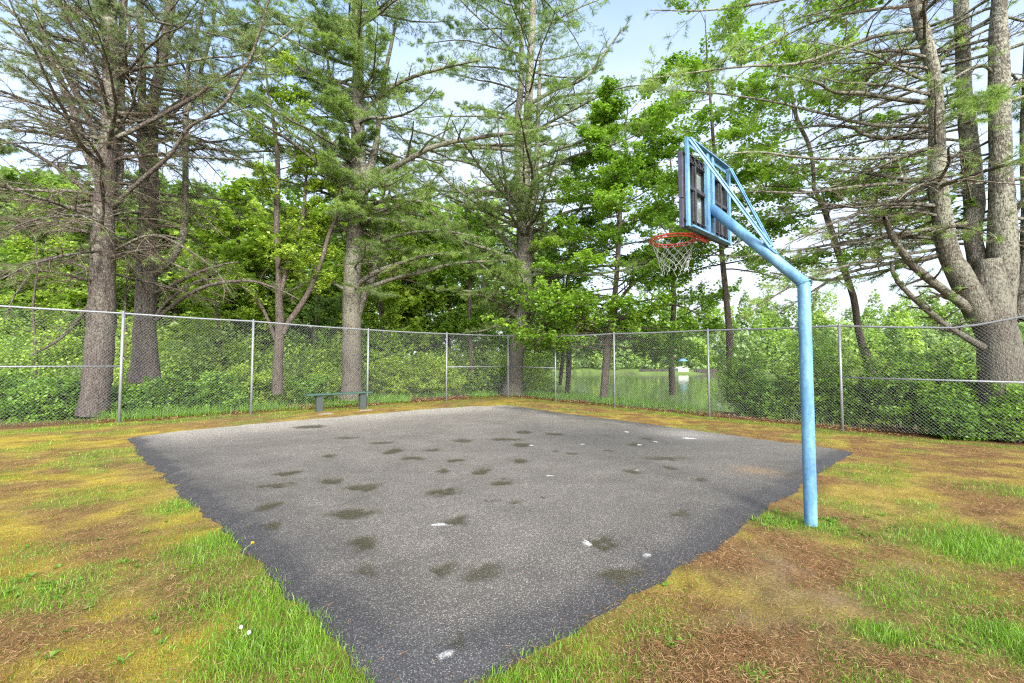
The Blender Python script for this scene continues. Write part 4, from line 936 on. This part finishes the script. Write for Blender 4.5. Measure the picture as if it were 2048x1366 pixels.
# broad weeds in the lawn
wp = []
for px, py, rx, ry, k in ((90, 1180, 90, 35, 16), (250, 1120, 120, 40, 8), (330, 1010, 90, 30, 6), (420, 1230, 160, 70, 6), (230, 1300, 160, 50, 5), (1290, 1150, 60, 40, 6), (1540, 1040, 60, 14, 12), (1665, 1046, 26, 14, 16), (1360, 1275, 60, 20, 4), (1515, 1350, 50, 14, 6), (1760, 1060, 60, 20, 8), (1900, 1300, 120, 40, 8), (620, 1290, 90, 50, 8)):
    for _ in range(k): wp.append(on_ground(px+R.normal()*rx*.6, py+R.normal()*ry*.6))
wp = np.array(wp); wp = wp[sd_poly(wp[:, 0], wp[:, 1]) < -.02]; acc = Acc()
for p in wp:
    k = R.integers(6, 12); az = R.uniform(0, 2*PI, k); ln = R.uniform(.018, .045, k); up = R.uniform(.35, 1.0, k)
    d = np.stack([np.cos(az), np.sin(az), up], 1); d2 = np.stack([np.cos(az), np.sin(az), up*.1], 1); s = np.stack([-np.sin(az), np.cos(az), 0*az], 1)*(ln*.2)[:, None]
    m1 = p+d*(ln*.55)[:, None]; t1 = m1+d2*(ln*.55)[:, None]
    V = np.stack([p-s*.2, p+s*.2, m1+s, m1-s, t1], 1); i = np.arange(k*5).reshape(k, 5); t = np.clip(.4+.2*R.normal(size=k), 0, 1)
    acc.add(V, F4=i[:, [0, 1, 2, 3]], F3=i[:, [3, 2, 4]], t4=t, t3=t)
tag(link('lawn_weeds', acc.mesh('lawn_weeds', [M_SHRUB_L])), kind='stuff')

# ------------------------------------------------------------------ chain-link fence
M_GALV = simple_mat('galvanised_steel', (.24, .25, .265), .5, .4, .16, 30, spec=.5)
M_WIRE = simple_mat('galvanised_wire', (.25, .26, .26), .5, .3, .15, 40, spec=.5)
def on_line(px, d):
    r = (px-CX)/F  # x = r*y (tilt is tiny here, corrected with one iteration)
    s = 0.
    for _ in range(20):
        P = C0+d*s; z = .5; dep = P[1]*math.cos(TILT)+(z-HC)*math.sin(TILT)
        num = r*dep-P[0]; s += num/(d[0]-r*d[1])
    return s
LP = [(s_, *q) for s_, q in ((0., (1016, 671, 795)), (on_line(893, dl), (893, 667, 806)), (on_line(735, dl), (735, 659, 808)), (on_line(503, dl), (503, 642, 832)), (on_line(240, dl), (240, 626, 848)))]
RP = [(s_, *q) for s_, q in ((0., (1016, 671, 795)), (on_line(1111, dr), (1111, 672, 804)), (on_line(1229, dr), (1229, 667, 816)), (on_line(1418, dr), (1418, 660, 836)), (on_line(1683, dr), (1683, 651, 862)))]
def fence(posts, d, nrm_out, name, label, ext, tops, rails_mid, sag, corner):
    base = np.array([*C0, float(ground(*C0))]); root = thing(name, label, 'fence', base)
    pts = []
    for s, px, ty, by in posts:
        P = C0+d*s; pts.append([P[0], P[1], float(ground(*P)), at(px, ty, P[1])[2]])
    P = C0+d*(posts[-1][0]+ext); pts.append([P[0], P[1], float(ground(*P)), tops])
    pts = np.array(pts)
    for i, (x, y, zb, zt) in enumerate(pts):
        if i == 0 and not corner: continue
        a = Acc(); r = .032 if i else .036
        cyl(a, (x, y, zb-.3), (x, y, zt+.005), r, 14); cyl(a, (x, y, zt-.0), (x, y, zt+.05), r*1.1, 14, r2=r*.5)
        link('post', a.mesh('post', [M_GALV], base, True), root)
    off = np.array([*(-nrm_out*.045), 0])
    rail_pts = []
    for i in range(len(pts)-1):
        p = pts[i, [0, 1, 3]]; q = pts[i+1, [0, 1, 3]]; a = Acc()
        t = np.linspace(0, 1, 9)[:, None]; Q = p*(1-t)+q*t
        Q[:, 2] -= np.sin(t[:, 0]*PI)**1.5*.012
        if sag and i == len(pts)-2: Q[:, 2] = np.interp(t[:, 0], *sag)
        Q[:, 2] -= .01
        rail_pts.append(Q)
        Q2 = Q.copy(); add_tubes(a, Q2[None]+off*.0, np.full((1, 9), .024), 10, 0)
        link('top_rail', a.mesh('top_rail', [M_GALV], base, True), root)
        if i in rails_mid:
            zz = rails_mid[i]; a = Acc(); cyl(a, (*p[:2], zz[0]), (*q[:2], zz[1]), .021, 10)
            link('mid_rail', a.mesh('mid_rail', [M_GALV], base, True), root)
        # wire mesh panel: two sets of diagonal wires woven over each other
        a = Acc(); Ls = np.linalg.norm(q[:2]-p[:2]); step = .072; tw = .0035
        ss = np.arange(0, 1.0001, 1/60); top = np.interp(ss, t[:, 0], Q[:, 2])+.05
        bt = np.array([float(ground(*(p[:2]*(1-k)+q[:2]*k))) for k in ss])+.03
        H = float(np.max(top)-np.min(bt))+.1; zmin = float(np.min(bt))
        Ws = []
        for sg in (1, -1):
            for k in np.arange(-H-step, Ls+H+step, step):
                # along line s = k + sg*z
                zz = np.linspace(0, H, 28); s_ = k+sg*zz if sg > 0 else k-zz+0
                f = s_/Ls; inside = (f >= 0) & (f <= 1)
                if inside.sum() < 2: continue
                tz = np.interp(f, ss, top); bz = np.interp(f, ss, bt)
                inside &= (zz+zmin <= tz) & (zz+zmin >= bz)
                if inside.sum() < 2: continue
                z0 = zz[inside][0]; z1 = zz[inside][-1]
                if z1-zz[0] and inside[-1] == False: z1 = min(z1+H/27*.5, z1+.03)
                s0 = (k+sg*z0)/Ls; s1 = (k+sg*z1)/Ls
                s0, s1 = np.clip([s0, s1], 0, 1)
                A = np.array([*(p[:2]*(1-s0)+q[:2]*s0), z0+zmin]); Bq = np.array([*(p[:2]*(1-s1)+q[:2]*s1), z1+zmin])
                o = off+np.array([*(nrm_out*.003*sg), 0])
                Ws.append([A+o, (A+Bq)/2+o, Bq+o])
        Ws = np.array(Ws); add_tubes(a, Ws, np.full(Ws.shape[:2], .00125), 4, 0)
        link('wire_mesh', a.mesh('wire_mesh', [M_WIRE], base), root)
    return pts
def zmid(px, py, d):
    s = on_line(px, d); P = C0+d*s; return at(px, py, P[1])[2]
zL = zmid(120, 733, dl); zc1 = zmid(893, 734, dl); zc2 = zmid(1016, 733, dl); zc3 = zmid(1111, 736, dr); zR1 = zmid(1690, 755, dr); zR2 = zmid(2040, 765, dr)
fence(LP, dl, nl, 'chain_link_fence', 'galvanised chain link fence along the bench side of the court', 3.2, at(240, 626, (C0+dl*on_line(240, dl))[1])[2]+.03, {0: (zc2, zc1), 4: (zL, zL)}, None, True)
P_ = C0+dr*(on_line(1683, dr)+3.2); zt0 = at(1683, 651, (C0+dr*on_line(1683, dr))[1])[2]; zsag = at(1930, 655, (C0+dr*on_line(1930, dr))[1])[2]
f_s = (on_line(1930, dr)-on_line(1683, dr))/3.2; zend = at(2060, 634, (C0+dr*on_line(2060, dr))[1])[2]+.06
fence(RP, dr, nr, 'chain_link_fence', 'galvanised chain link fence with a sagging top rail on the hoop and pond side', 3.2, zend, {0: (zc2, zc3), 4: (zR1, zR2)}, ([0, f_s*.5, f_s, 1], [zt0, (zt0+zsag)/2-.01, zsag, zend]), False)

# ------------------------------------------------------------------ basketball hoop
M_BLUE = None
m, nt, ns, L = new_mat('faded_blue_paint'); M_BLUE = m
tc = N(nt, 'ShaderNodeTexCoord'); mp = N(nt, 'ShaderNodeMapping'); mp.inputs['Scale'].default_value = (5, 5, 1.2); L.new(tc.outputs['Object'], mp.inputs['Vector'])
nz = N(nt, 'ShaderNodeTexNoise', Scale=2.2, Detail=6., Roughness=.65); L.new(mp.outputs[0], nz.inputs['Vector'])
r = ramp(nt, [(.30, (.055, .145, .30)), (.50, (.098, .235, .375)), (.72, (.175, .345, .43))]); L.new(nz.outputs['Fac'], r.inputs['Fac'])
n2 = N(nt, 'ShaderNodeTexNoise', Scale=26., Detail=5., Roughness=.75); L.new(tc.outputs['Object'], n2.inputs['Vector'])
r2 = ramp(nt, [(.30, (.72, .72, .74)), (.55, (1.05, 1.05, 1.05)), (.76, (1.3, 1.28, 1.25))]); L.new(n2.outputs['Fac'], r2.inputs['Fac'])
mx = N(nt, 'ShaderNodeMix', data_type='RGBA', blend_type='MULTIPLY'); mx.inputs['Factor'].default_value = .8; L.new(r.outputs[0], mx.inputs['A']); L.new(r2.outputs[0], mx.inputs['B'])
n3 = N(nt, 'ShaderNodeTexNoise', Scale=40., Detail=3.); L.new(tc.outputs['Object'], n3.inputs['Vector'])
r3 = ramp(nt, [(.70, (0, 0, 0)), (.74, (1, 1, 1))]); L.new(n3.outputs['Fac'], r3.inputs['Fac'])
m3 = N(nt, 'ShaderNodeMix', data_type='RGBA'); L.new(r3.outputs[0], m3.inputs['Factor']); L.new(mx.outputs['Result'], m3.inputs['A']); m3.inputs['B'].default_value = (.07, .07, .085, 1)
bs = N(nt, 'ShaderNodeBsdfPrincipled', Roughness=.5); L.new(m3.outputs['Result'], bs.inputs['Base Color'])
bp = N(nt, 'ShaderNodeBump', Strength=.15, Distance=.004); L.new(n2.outputs['Fac'], bp.inputs['Height']); L.new(bp.outputs[0], bs.inputs['Normal'])
L.new(bs.outputs[0], N(nt, 'ShaderNodeOutputMaterial').inputs[0])
M_BLACK = simple_mat('black_plastic', (.030, .029, .034), .5, 0, .2, 20)
M_PURP = simple_mat('faded_edge_padding', (.055, .052, .075), .7, 0, .2, 14)
M_RED = simple_mat('orange_red_rim_paint', (.56, .055, .022), .4, 0, .18, 30)
M_NET = simple_mat('white_net_cord', (.46, .46, .44), .8, 0, .08, 60)
m, nt, ns, L = new_mat('scratched_acrylic'); M_ACR = m
tr_ = N(nt, 'ShaderNodeBsdfTransparent'); tr_.inputs['Color'].default_value = (.80, .84, .83, 1); gl = N(nt, 'ShaderNodeBsdfGlossy', Roughness=.12); df = N(nt, 'ShaderNodeBsdfDiffuse'); df.inputs['Color'].default_value = (.55, .58, .58, 1)
a1 = N(nt, 'ShaderNodeMixShader'); a1.inputs[0].default_value = .10; L.new(tr_.outputs[0], a1.inputs[1]); L.new(gl.outputs[0], a1.inputs[2])
a2 = N(nt, 'ShaderNodeMixShader'); a2.inputs[0].default_value = .18; L.new(a1.outputs[0], a2.inputs[1]); L.new(df.outputs[0], a2.inputs[2])
L.new(a2.outputs[0], N(nt, 'ShaderNodeOutputMaterial').inputs[0])
hb = on_ground(1622, 1050); fwd = np.array([-.69, .72, 0]); fwd /= np.linalg.norm(fwd); wd = np.array([fwd[1], -fwd[0], 0]); upv = np.array([0, 0, 1.])
HB = hb
def hp(t, w, z): return HB+fwd*t+wd*w+upv*(z-HB[2])
root = thing('basketball_hoop', 'blue painted basketball post with gooseneck arm, backboard and white net', 'basketball hoop', hb)
zb = at(1621, 566, hb[1])[2]; TF = .800; zf = 2.965; FZ0, FZ1, FW = 2.675, 3.525, .523
def part(n, a, mats, parent=root, smooth=True):
    o = link(n, a.mesh(n, mats, HB if parent is root or True else HB, smooth)); o.parent = parent
    return o
a = Acc(); cyl(a, hp(0, 0, HB[2]-.3), hp(0, 0, zb+.0), .0500, 28, cap=False); part('pole', a, [M_BLUE])
a = Acc(); arm_d = (hp(TF, 0, zf)-hp(0, 0, zb)); arm_u = arm_d/np.linalg.norm(arm_d)
cyl(a, hp(0, 0, zb)-arm_u*.022, hp(TF-.01, 0, zf), .0492, 28, cap=True)
part('arm', a, [M_BLUE])
a = Acc(); ang = np.linspace(0, 2*PI, 29)[:-1]; bis = nrm((arm_u+upv)[None])[0]
# weld bead where arm and pole meet (mitred ellipse)
c0 = hp(0, 0, zb); nrmv = bis; e1 = wd; e2 = np.cross(nrmv, e1); k = 1/np.dot(nrmv, upv)
ringp = np.array([c0+e1*math.cos(q)*.0515+e2*math.sin(q)*.0515*k for q in np.linspace(0, 2*PI, 41)])
add_tubes(a, ringp[None], np.full((1, 41), .0065), 8, 0, .12); part('weld_seam', a, [M_BLUE])
a = Acc(); e_ = .05
for w in (-FW+.021, FW-.021): bar(a, hp(TF, w, FZ0), hp(TF, w, FZ1), .042, .03, wd)
bar(a, hp(TF, -.062, FZ0+.02), hp(TF, -.062, FZ1-.012),   .058, .04, wd); bar(a, hp(TF, .055, FZ0+.02), hp(TF, .055, FZ1-.012), .05, .04, wd)
bar(a, hp(TF-.002, -FW+.06, FZ1-.008), hp(TF-.002, FW-.06, FZ1-.008), .075, .012, fwd)
bar(a, hp(TF+.012, -FW+.06, FZ1-.035), hp(TF+.012, FW-.06, FZ1-.035), .05, .010, upv)
bar(a, hp(TF-.002, -FW+.06, FZ0+.01), hp(TF-.002, FW-.06, FZ0+.01), .065, .02, fwd)
part('support_frame', a, [M_BLUE], smooth=False)
tb = .262; zbz = zb+(zf-zb)*tb/TF+.08
for w in (-FW+.03, FW-.03):
    a = Acc(); bar(a, hp(TF-.03, w, FZ1-.02), hp(tb-.015, w*.05, zbz), .042, .010, upv); bar(a, hp(TF-.028, w, FZ1-.005), hp(tb-.012, w*.05, zbz+.018), .010, .030, upv)
    part('brace', a, [M_BLUE], smooth=False)
a = Acc(); box(a, hp(tb-.01, 0, zbz-.012), .16, .07, .014, np.stack([arm_u, wd, np.cross(arm_u, wd)], 1), 0, .003)
for q in (-.05, 0., .05): cyl(a, hp(tb-.01, 0, zbz-.03)+arm_u*q+wd*.02, hp(tb-.01, 0, zbz+.012)+arm_u*q+wd*.02, .008, 8)
part('brace_plate', a, [M_BLUE], smooth=False)
# backboard: black moulded frame, clear panes, padded edge
BT = TF+.044; BZ0, BZ1, BW = 2.675, 3.40, .522
a = Acc()
for z0, z1 in ((BZ0, BZ0+.085), (BZ1-.085, BZ1)): bar(a, hp(BT, -BW, (z0+z1)/2), hp(BT, BW, (z0+z1)/2), z1-z0, .045, upv)
for w0 in (-BW+.02, BW-.02): bar(a, hp(BT, w0, BZ0+.08), hp(BT, w0, BZ1-.08), .05, .043, wd)
for w0 in (-.31, .31): bar(a, hp(BT-.004, w0, BZ0+.08), hp(BT-.004, w0, BZ1-.08), .075, .044, wd); bar(a, hp(BT-.03, w0, BZ0+.09), hp(BT-.03, w0, BZ1-.09), .03, .02, wd)
bar(a, hp(BT, 0, BZ0+.08), hp(BT, 0, BZ1-.08), .14, .042, wd)
zmidb = BZ0+.40
bar(a, hp(BT-.012, -BW+.03, zmidb), hp(BT-.012, BW-.03, zmidb), .035, .05, upv)
for z0 in (BZ0+.045, BZ1-.045):   # lattice of ribs
    for w0 in np.arange(-.50, .51, .05):
        bar(a, hp(BT-.03, w0, z0-.028), hp(BT-.03, w0+.045*(1 if int(w0*20) % 2 else -1), z0+.028), .008, .016, wd, bev=.001)
    for dz in (-.036, .036): bar(a, hp(BT-.03, -BW+.02, z0+dz), hp(BT-.03, BW-.02, z0+dz), .008, .018, upv, bev=.001)
bb = part('backboard', a, [M_BLACK], smooth=False)
a = Acc(); bar(a, hp(BT+.016, -BW+.03, (BZ0+BZ1)/2), hp(BT+.016, BW-.03, (BZ0+BZ1)/2), BZ1-BZ0-.05, .006, upv, bev=.001); part('pane', a, [M_ACR], bb, False)
for w0 in (-BW-.012, BW+.012):
    a = Acc(); bar(a, hp(BT+.006, w0, BZ0-.012), hp(BT+.006, w0, BZ0+.27), .018, .045, wd, bev=.008); bar(a, hp(BT+.008, w0*.997, BZ0+.275), hp(BT+.008, w0*.997, BZ1+.005), .018, .045, wd, bev=.006)
    part('edge_padding', a, [M_PURP], bb, False)
# rim, bracket, net
rc = 1.205; zr = at(1351, 478, HB[1]+fwd[1]*rc)[2]-.005; RR = .2286
cen = hp(rc, 0, zr); th = np.linspace(0, 2*PI, 49)
circ = np.array([cen+fwd*RR*math.cos(q)+wd*RR*math.sin(q) for q in th])
rim = Acc(); add_tubes(rim, circ[None], np.full((1, 49), .010), 8); add_tubes(rim, (circ-np.array([0, 0, .026]))[None], np.full((1, 49), .0055), 6)
for q in th[:-1:4]: cyl(rim, cen+fwd*RR*math.cos(q)+wd*RR*math.sin(q), cen+fwd*RR*math.cos(q)+wd*RR*math.sin(q)-upv*.028, .004, 6)
for w in (-.075, .075):
    cyl(rim, hp(BT+.02, w, zr-.01), cen-fwd*RR*.95+wd*w*1.2, .009, 8); cyl(rim, hp(BT+.02, w*1.2, zr-.075), cen-fwd*RR*.8+wd*w*1.7-upv*.015, .007, 8)
box(rim, hp(BT+.03, 0, zr-.03), .012, .19, .12, np.stack([fwd, wd, upv], 1), 0, .003)
box(rim, hp(BT+.06, 0, zr-.004), .09, .16, .008, np.stack([fwd, wd, upv], 1), 0, .002)
rimo = part('rim', rim, [M_RED])
net = Acc(); nn_ = 12; rows = 7; swing = np.array([.02, 0, 0])
def npnt(j, i):
    f = j/(rows-1); rad = RR*(1-.42*f**.8); q = 2*PI*(i+.5*(j % 2))/nn_
    return cen+(fwd*math.cos(q)+wd*math.sin(q))*rad*(1+.06*math.sin(i*2.7+j*1.9))+np.array([.012*f, 0, -.015-.30*f**.9-.012*math.sin(i*3.1+j)])
W_ = []
for j in range(rows-1):
    for i in range(nn_):
        for di in ((0, 1) if j % 2 else (0, -1)):
            p, q = npnt(j, i), npnt(j+1, i+di); mid = (p+q)/2+R.normal(size=3)*.006; W_.append([p, mid, q])
for i in range(nn_):
    W_.append([npnt(rows-1, i), npnt(rows-1, i)+np.array([.01, 0, -.03])+R.normal(size=3)*.006, npnt(rows-1, i)+np.array([.0, 0, -.05])+R.normal(size=3)*.012])
W_ = np.array(W_); add_tubes(net, W_, np.full(W_.shape[:2], .0021), 5); part('net', net, [M_NET], rimo)

# ------------------------------------------------------------------ bench
M_BENCH = simple_mat('weathered_green_plank', (.045, .105, .075), .7, 0, .3, 18, (.028, .060, .048), .3)
M_BPOST = simple_mat('dark_wood_post', (.050, .068, .060), .85, 0, .3, 20, (.045, .05, .05), .4)
b0 = on_ground(638, 823)
tt_ = ((726-CX)/F*b0[1]-b0[0])/(.72+.69*(CX-726)/F)
bd = np.array([.72, .69, 0]); bd /= np.linalg.norm(bd); bn = np.array([-bd[1], bd[0], 0])
b1 = b0+bd*tt_; b1[2] = float(ground(b1[0], b1[1]))
zs0 = at(638, 789, b0[1])[2]; zs1 = at(726, 785, b1[1])[2]
root = thing('bench', 'backless green plank bench on two posts at the court edge', 'bench', b0)
a = Acc(); slope = np.array([0, 0, zs1-zs0])/tt_
p0 = b0*[1, 1, 0]+[0, 0, zs0]-bd*.40-slope*.40; p1 = b1*[1, 1, 0]+[0, 0, zs1]+bd*.28+slope*.28
bar(a, p0, p1, .27, .045, bn, 0, .008)
link('seat', a.mesh('seat', [M_BENCH], b0), root)
for bb_, zs in ((b0, zs0), (b1, zs1)):
    a = Acc(); bar(a, bb_*[1, 1, 0]+[0, 0, bb_[2]-.25], bb_*[1, 1, 0]+[0, 0, zs-.024], .19, .14, bd, 0, .008)
    link('leg', a.mesh('leg', [M_BPOST], b0), root)
M_STONE = simple_mat('pale_stone', (.20, .18, .14), .9, 0, .2, 12, None, .4)
for (px, py, s), lab in (((652, 828, .24), 'flat pale stone in the dirt before the left bench leg'), ((733, 821, .22), 'flat pale stone in the dirt before the right bench leg')):
    c = on_ground(px, py); bm = bmesh.new(); bmesh.ops.create_icosphere(bm, subdivisions=3, radius=1)
    for v_ in bm.verts:
        k = .8+.4*float(fbm(np.array(v_.co.x*1.3+px), np.array(v_.co.y*1.3+v_.co.z), 5, 3)); v_.co = Vector((v_.co.x*s*k, v_.co.y*s*.45*k, max(-.03, v_.co.z*.035*k)))
    me = bpy.data.meshes.new('stone'); bm.to_mesh(me); bm.free(); me.materials.append(M_STONE)
    o = link('stone', me, None, c); o.rotation_euler = (0, 0, .7); tag(o, lab, 'stone', 'stones by the bench')

# ------------------------------------------------------------------ dandelions
M_STEM = simple_mat('flower_stem', (.20, .26, .07), .6, 0, .2, 20); M_YEL = simple_mat('yellow_petals', (.75, .52, .02), .6, 0, .15, 80); M_FLUFF = simple_mat('white_seed_fluff', (.75, .75, .72), .9, 0, .1, 60)
def dandelion(px, py, top, lab, fluffy):
    c = on_ground(px, py); tp = at(*top, c[1]+.02); root = thing('dandelion', lab, 'flower', c, 'dandelions by the court')
    a = Acc(); P, rr = smooth_path([c, (c+tp)/2+np.array([-.02, 0, .01]), tp], [.0025, .002, .0018], 10); add_tubes(a, P[None], rr[None], 6); link('stem', a.mesh('stem', [M_STEM], c, True), root)
    a = Acc(); n = 160
    d = nrm(R.normal(size=(n, 3))); 
    if not fluffy: d[:, 2] = np.abs(d[:, 2])*.6; d = nrm(d)
    ln = .009 if fluffy else .011; s = nrm(np.cross(d, R.normal(size=(n, 3))))*.0022
    V = np.stack([tp+d*.002-s*.4, tp+d*.002+s*.4, tp+d*ln+s, tp+d*ln-s], 1); a.add(V, F4=np.arange(n*4).reshape(n, 4))
    link('seed_head' if fluffy else 'flower_head', a.mesh('head', [M_FLUFF if fluffy else M_YEL], c), root)
dandelion(484, 1118, (505, 1086), 'yellow dandelion leaning over the left court edge', False)
dandelion(490, 1290, (498, 1265), 'white dandelion seed head in the grass at lower left', True)
dandelion(478, 1272, (482, 1254), 'smaller pale dandelion seed head just behind the white one', True)

# ------------------------------------------------------------------ far shore: little white boathouse with blue awning, dark timber wall
M_WHITE = simple_mat('white_boards', (.60, .59, .56), .7, 0, .06, 3); M_AWN = simple_mat('blue_canvas', (.09, .22, .42), .7, 0, .1, 4); M_WALL = simple_mat('dark_timber', (.045, .038, .032), .9, 0, .3, 3)
c = at(1367, 745, 91); c[2] = WATER
root = thing('boathouse', 'small white boathouse on the far bank of the pond', 'shed', c)
a = Acc(); box(a, c+[0, 1.0, .6], 2.0, 2.0, 1.2, None, 0, .02); link('wall', a.mesh('wall', [M_WHITE], c), root)
a = Acc()
for sg in (-1, 1): bar(a, c+[sg*1.2, 1.0, 1.14], c+[0, 1.0, 1.5], 2.3, .06, (0, 1, 0))
link('roof', a.mesh('roof', [M_WHITE], c), root)
a = Acc(); box(a, c+[0, -.008, .5], .8, .03, .9, None, 0, .01); link('door', a.mesh('door', [simple_mat('grey_door', (.5, .5, .48), .7)], c), root)
c2 = at(1366, 724, 96); c2[2] = float(ground(c2[0], c2[1])); root = thing('parasol', 'blue parasol on the far bank above the white boathouse', 'parasol', c2)
zt = at(1366, 717, 96)[2]; a = Acc(); cyl(a, c2-[0, 0, .1], (c2[0], c2[1], zt), .04, 8); link('pole', a.mesh('pole', [M_WHITE], c2, True), root)
a = Acc(); n = 16; an = np.linspace(0, 2*PI, n+1); prof = [(.02, 0), (.35, -.08), (.8, -.34), (1., -.55)]
V = np.array([[[c2[0]+r_*math.cos(q), c2[1]+r_*math.sin(q), zt+h_] for q in an[:-1]] for r_, h_ in prof]); I = np.arange(4*n).reshape(4, n)
a.add(V, F4=np.stack([I[:-1], np.roll(I[:-1], -1, 1), np.roll(I[1:], -1, 1), I[1:]], -1).reshape(-1, 4)); link('canopy', a.mesh('canopy', [M_AWN], c2), root)
for (x0, x1, py), lab in (((1278, 1348, 742), 'dark timber bank wall left of the white boathouse'), ((1388, 1450, 737), 'dark timber bank wall right of the white boathouse')):
    p = at(x0, py, 92); q = at(x1, py, 92); base = np.array([p[0], p[1], WATER]); root = thing('retaining_wall', lab, 'wall', base, 'timber walls on the far bank')
    a = Acc(); bar(a, (p[0], p[1], WATER+.45), (q[0], q[1], WATER+.45), 1.1, .3, upv, 0, .02); link('planking', a.mesh('planking', [M_WALL], base), root)
    for i, x in enumerate(np.arange(p[0]+.5, q[0], 2.2)):
        a = Acc(); cyl(a, (x, p[1]-.22, WATER-.2), (x, p[1]-.22, WATER+1.1), .09, 8); link('pile', a.mesh('pile', [M_WALL], base, True), root)

# ------------------------------------------------------------------ sky, sun, camera
EXPO = 2.0
sun_el, sun_az = math.radians(27), math.radians(163)   # azimuth clockwise from +Y (view direction): behind and to the right
w = bpy.data.worlds.new('World'); scn.world = w; w.use_nodes = True
nt = w.node_tree; nt.nodes.clear(); L = nt.links
sk = N(nt, 'ShaderNodeTexSky'); sk.sky_type = 'NISHITA'; sk.sun_disc = False; sk.sun_elevation = sun_el; sk.sun_rotation = sun_az; sk.air_density = 1.0; sk.dust_density = 1.0; sk.ozone_density = 1.2
tc = N(nt, 'ShaderNodeTexCoord'); sx = N(nt, 'ShaderNodeSeparateXYZ'); L.new(tc.outputs['Generated'], sx.inputs[0])
mz = N(nt, 'ShaderNodeMath', operation='ADD'); mz.inputs[1].default_value = .18; L.new(sx.outputs['Z'], mz.inputs[0])
mx_ = N(nt, 'ShaderNodeMath', operation='MAXIMUM'); mx_.inputs[1].default_value = .05; L.new(mz.outputs[0], mx_.inputs[0])
dv = N(nt, 'ShaderNodeVectorMath', operation='DIVIDE'); L.new(tc.outputs['Generated'], dv.inputs[0]); L.new(mx_.outputs[0], dv.inputs[1])
nz = N(nt, 'ShaderNodeTexNoise', Scale=.9, Detail=6., Roughness=.55); L.new(dv.outputs[0], nz.inputs['Vector'])
hz = N(nt, 'ShaderNodeMath', operation='MULTIPLY_ADD'); hz.inputs[1].default_value = -.75; hz.inputs[2].default_value = .42; L.new(sx.outputs['Z'], hz.inputs[0])
ad = N(nt, 'ShaderNodeMath', operation='ADD'); L.new(nz.outputs['Fac'], ad.inputs[0]); L.new(hz.outputs[0], ad.inputs[1])
cr = ramp(nt, [(.44, (.12, .12, .12)), (.86, (1, 1, 1))]); L.new(ad.outputs[0], cr.inputs['Fac'])
mxc = N(nt, 'ShaderNodeMix', data_type='RGBA'); L.new(cr.outputs[0], mxc.inputs['Factor']); L.new(sk.outputs[0], mxc.inputs['A']); mxc.inputs['B'].default_value = (2.30, 2.45, 2.75, 1)
# broad glow added to the sky round the sun, to lift the shade
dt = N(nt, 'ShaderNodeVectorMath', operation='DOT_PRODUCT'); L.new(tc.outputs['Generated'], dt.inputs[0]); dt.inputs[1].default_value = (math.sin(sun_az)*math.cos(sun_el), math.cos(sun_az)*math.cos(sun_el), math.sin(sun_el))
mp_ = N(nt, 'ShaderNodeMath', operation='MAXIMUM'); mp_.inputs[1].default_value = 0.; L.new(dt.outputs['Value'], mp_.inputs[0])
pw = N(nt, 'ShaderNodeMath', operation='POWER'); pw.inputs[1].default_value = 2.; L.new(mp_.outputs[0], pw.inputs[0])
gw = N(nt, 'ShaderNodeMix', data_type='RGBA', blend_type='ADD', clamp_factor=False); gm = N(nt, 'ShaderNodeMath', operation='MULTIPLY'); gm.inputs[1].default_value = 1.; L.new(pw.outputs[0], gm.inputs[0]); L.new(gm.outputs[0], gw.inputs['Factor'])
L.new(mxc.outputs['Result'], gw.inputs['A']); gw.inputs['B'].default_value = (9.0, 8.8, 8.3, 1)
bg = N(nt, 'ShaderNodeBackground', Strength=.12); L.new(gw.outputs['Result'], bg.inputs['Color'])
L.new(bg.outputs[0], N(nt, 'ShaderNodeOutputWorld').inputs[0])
sl = bpy.data.lights.new('sun', 'SUN'); sl.energy = 1.5; sl.angle = math.radians(14); sl.color = (1, .96, .89)
so_ = bpy.data.objects.new('sun', sl); COL.objects.link(so_)
dirv = Vector((math.sin(sun_az)*math.cos(sun_el), math.cos(sun_az)*math.cos(sun_el), math.sin(sun_el)))
so_.rotation_euler = dirv.to_track_quat('Z', 'Y').to_euler(); so_.location = (0, -10, 30)
cam = bpy.data.cameras.new('camera'); cam.sensor_width = 36; cam.lens = F/2048*36; cam.clip_end = 2000; cam.clip_start = .05
co = bpy.data.objects.new('camera', cam); COL.objects.link(co); co.location = (0, 0, HC); co.rotation_euler = (PI/2+TILT, 0, 0); scn.camera = co
scn.view_settings.view_transform = 'Standard'; scn.view_settings.look = 'None'; scn.view_settings.exposure = EXPO; scn.view_settings.gamma = 1
scn.render.engine = 'CYCLES'
cy = scn.cycles; cy.max_bounces = 8; cy.diffuse_bounces = 4; cy.glossy_bounces = 2; cy.transmission_bounces = 3; cy.transparent_max_bounces = 8
cy.caustics_reflective = False; cy.caustics_refractive = False

cy.use_denoising = False; cy.filter_width = 1.2
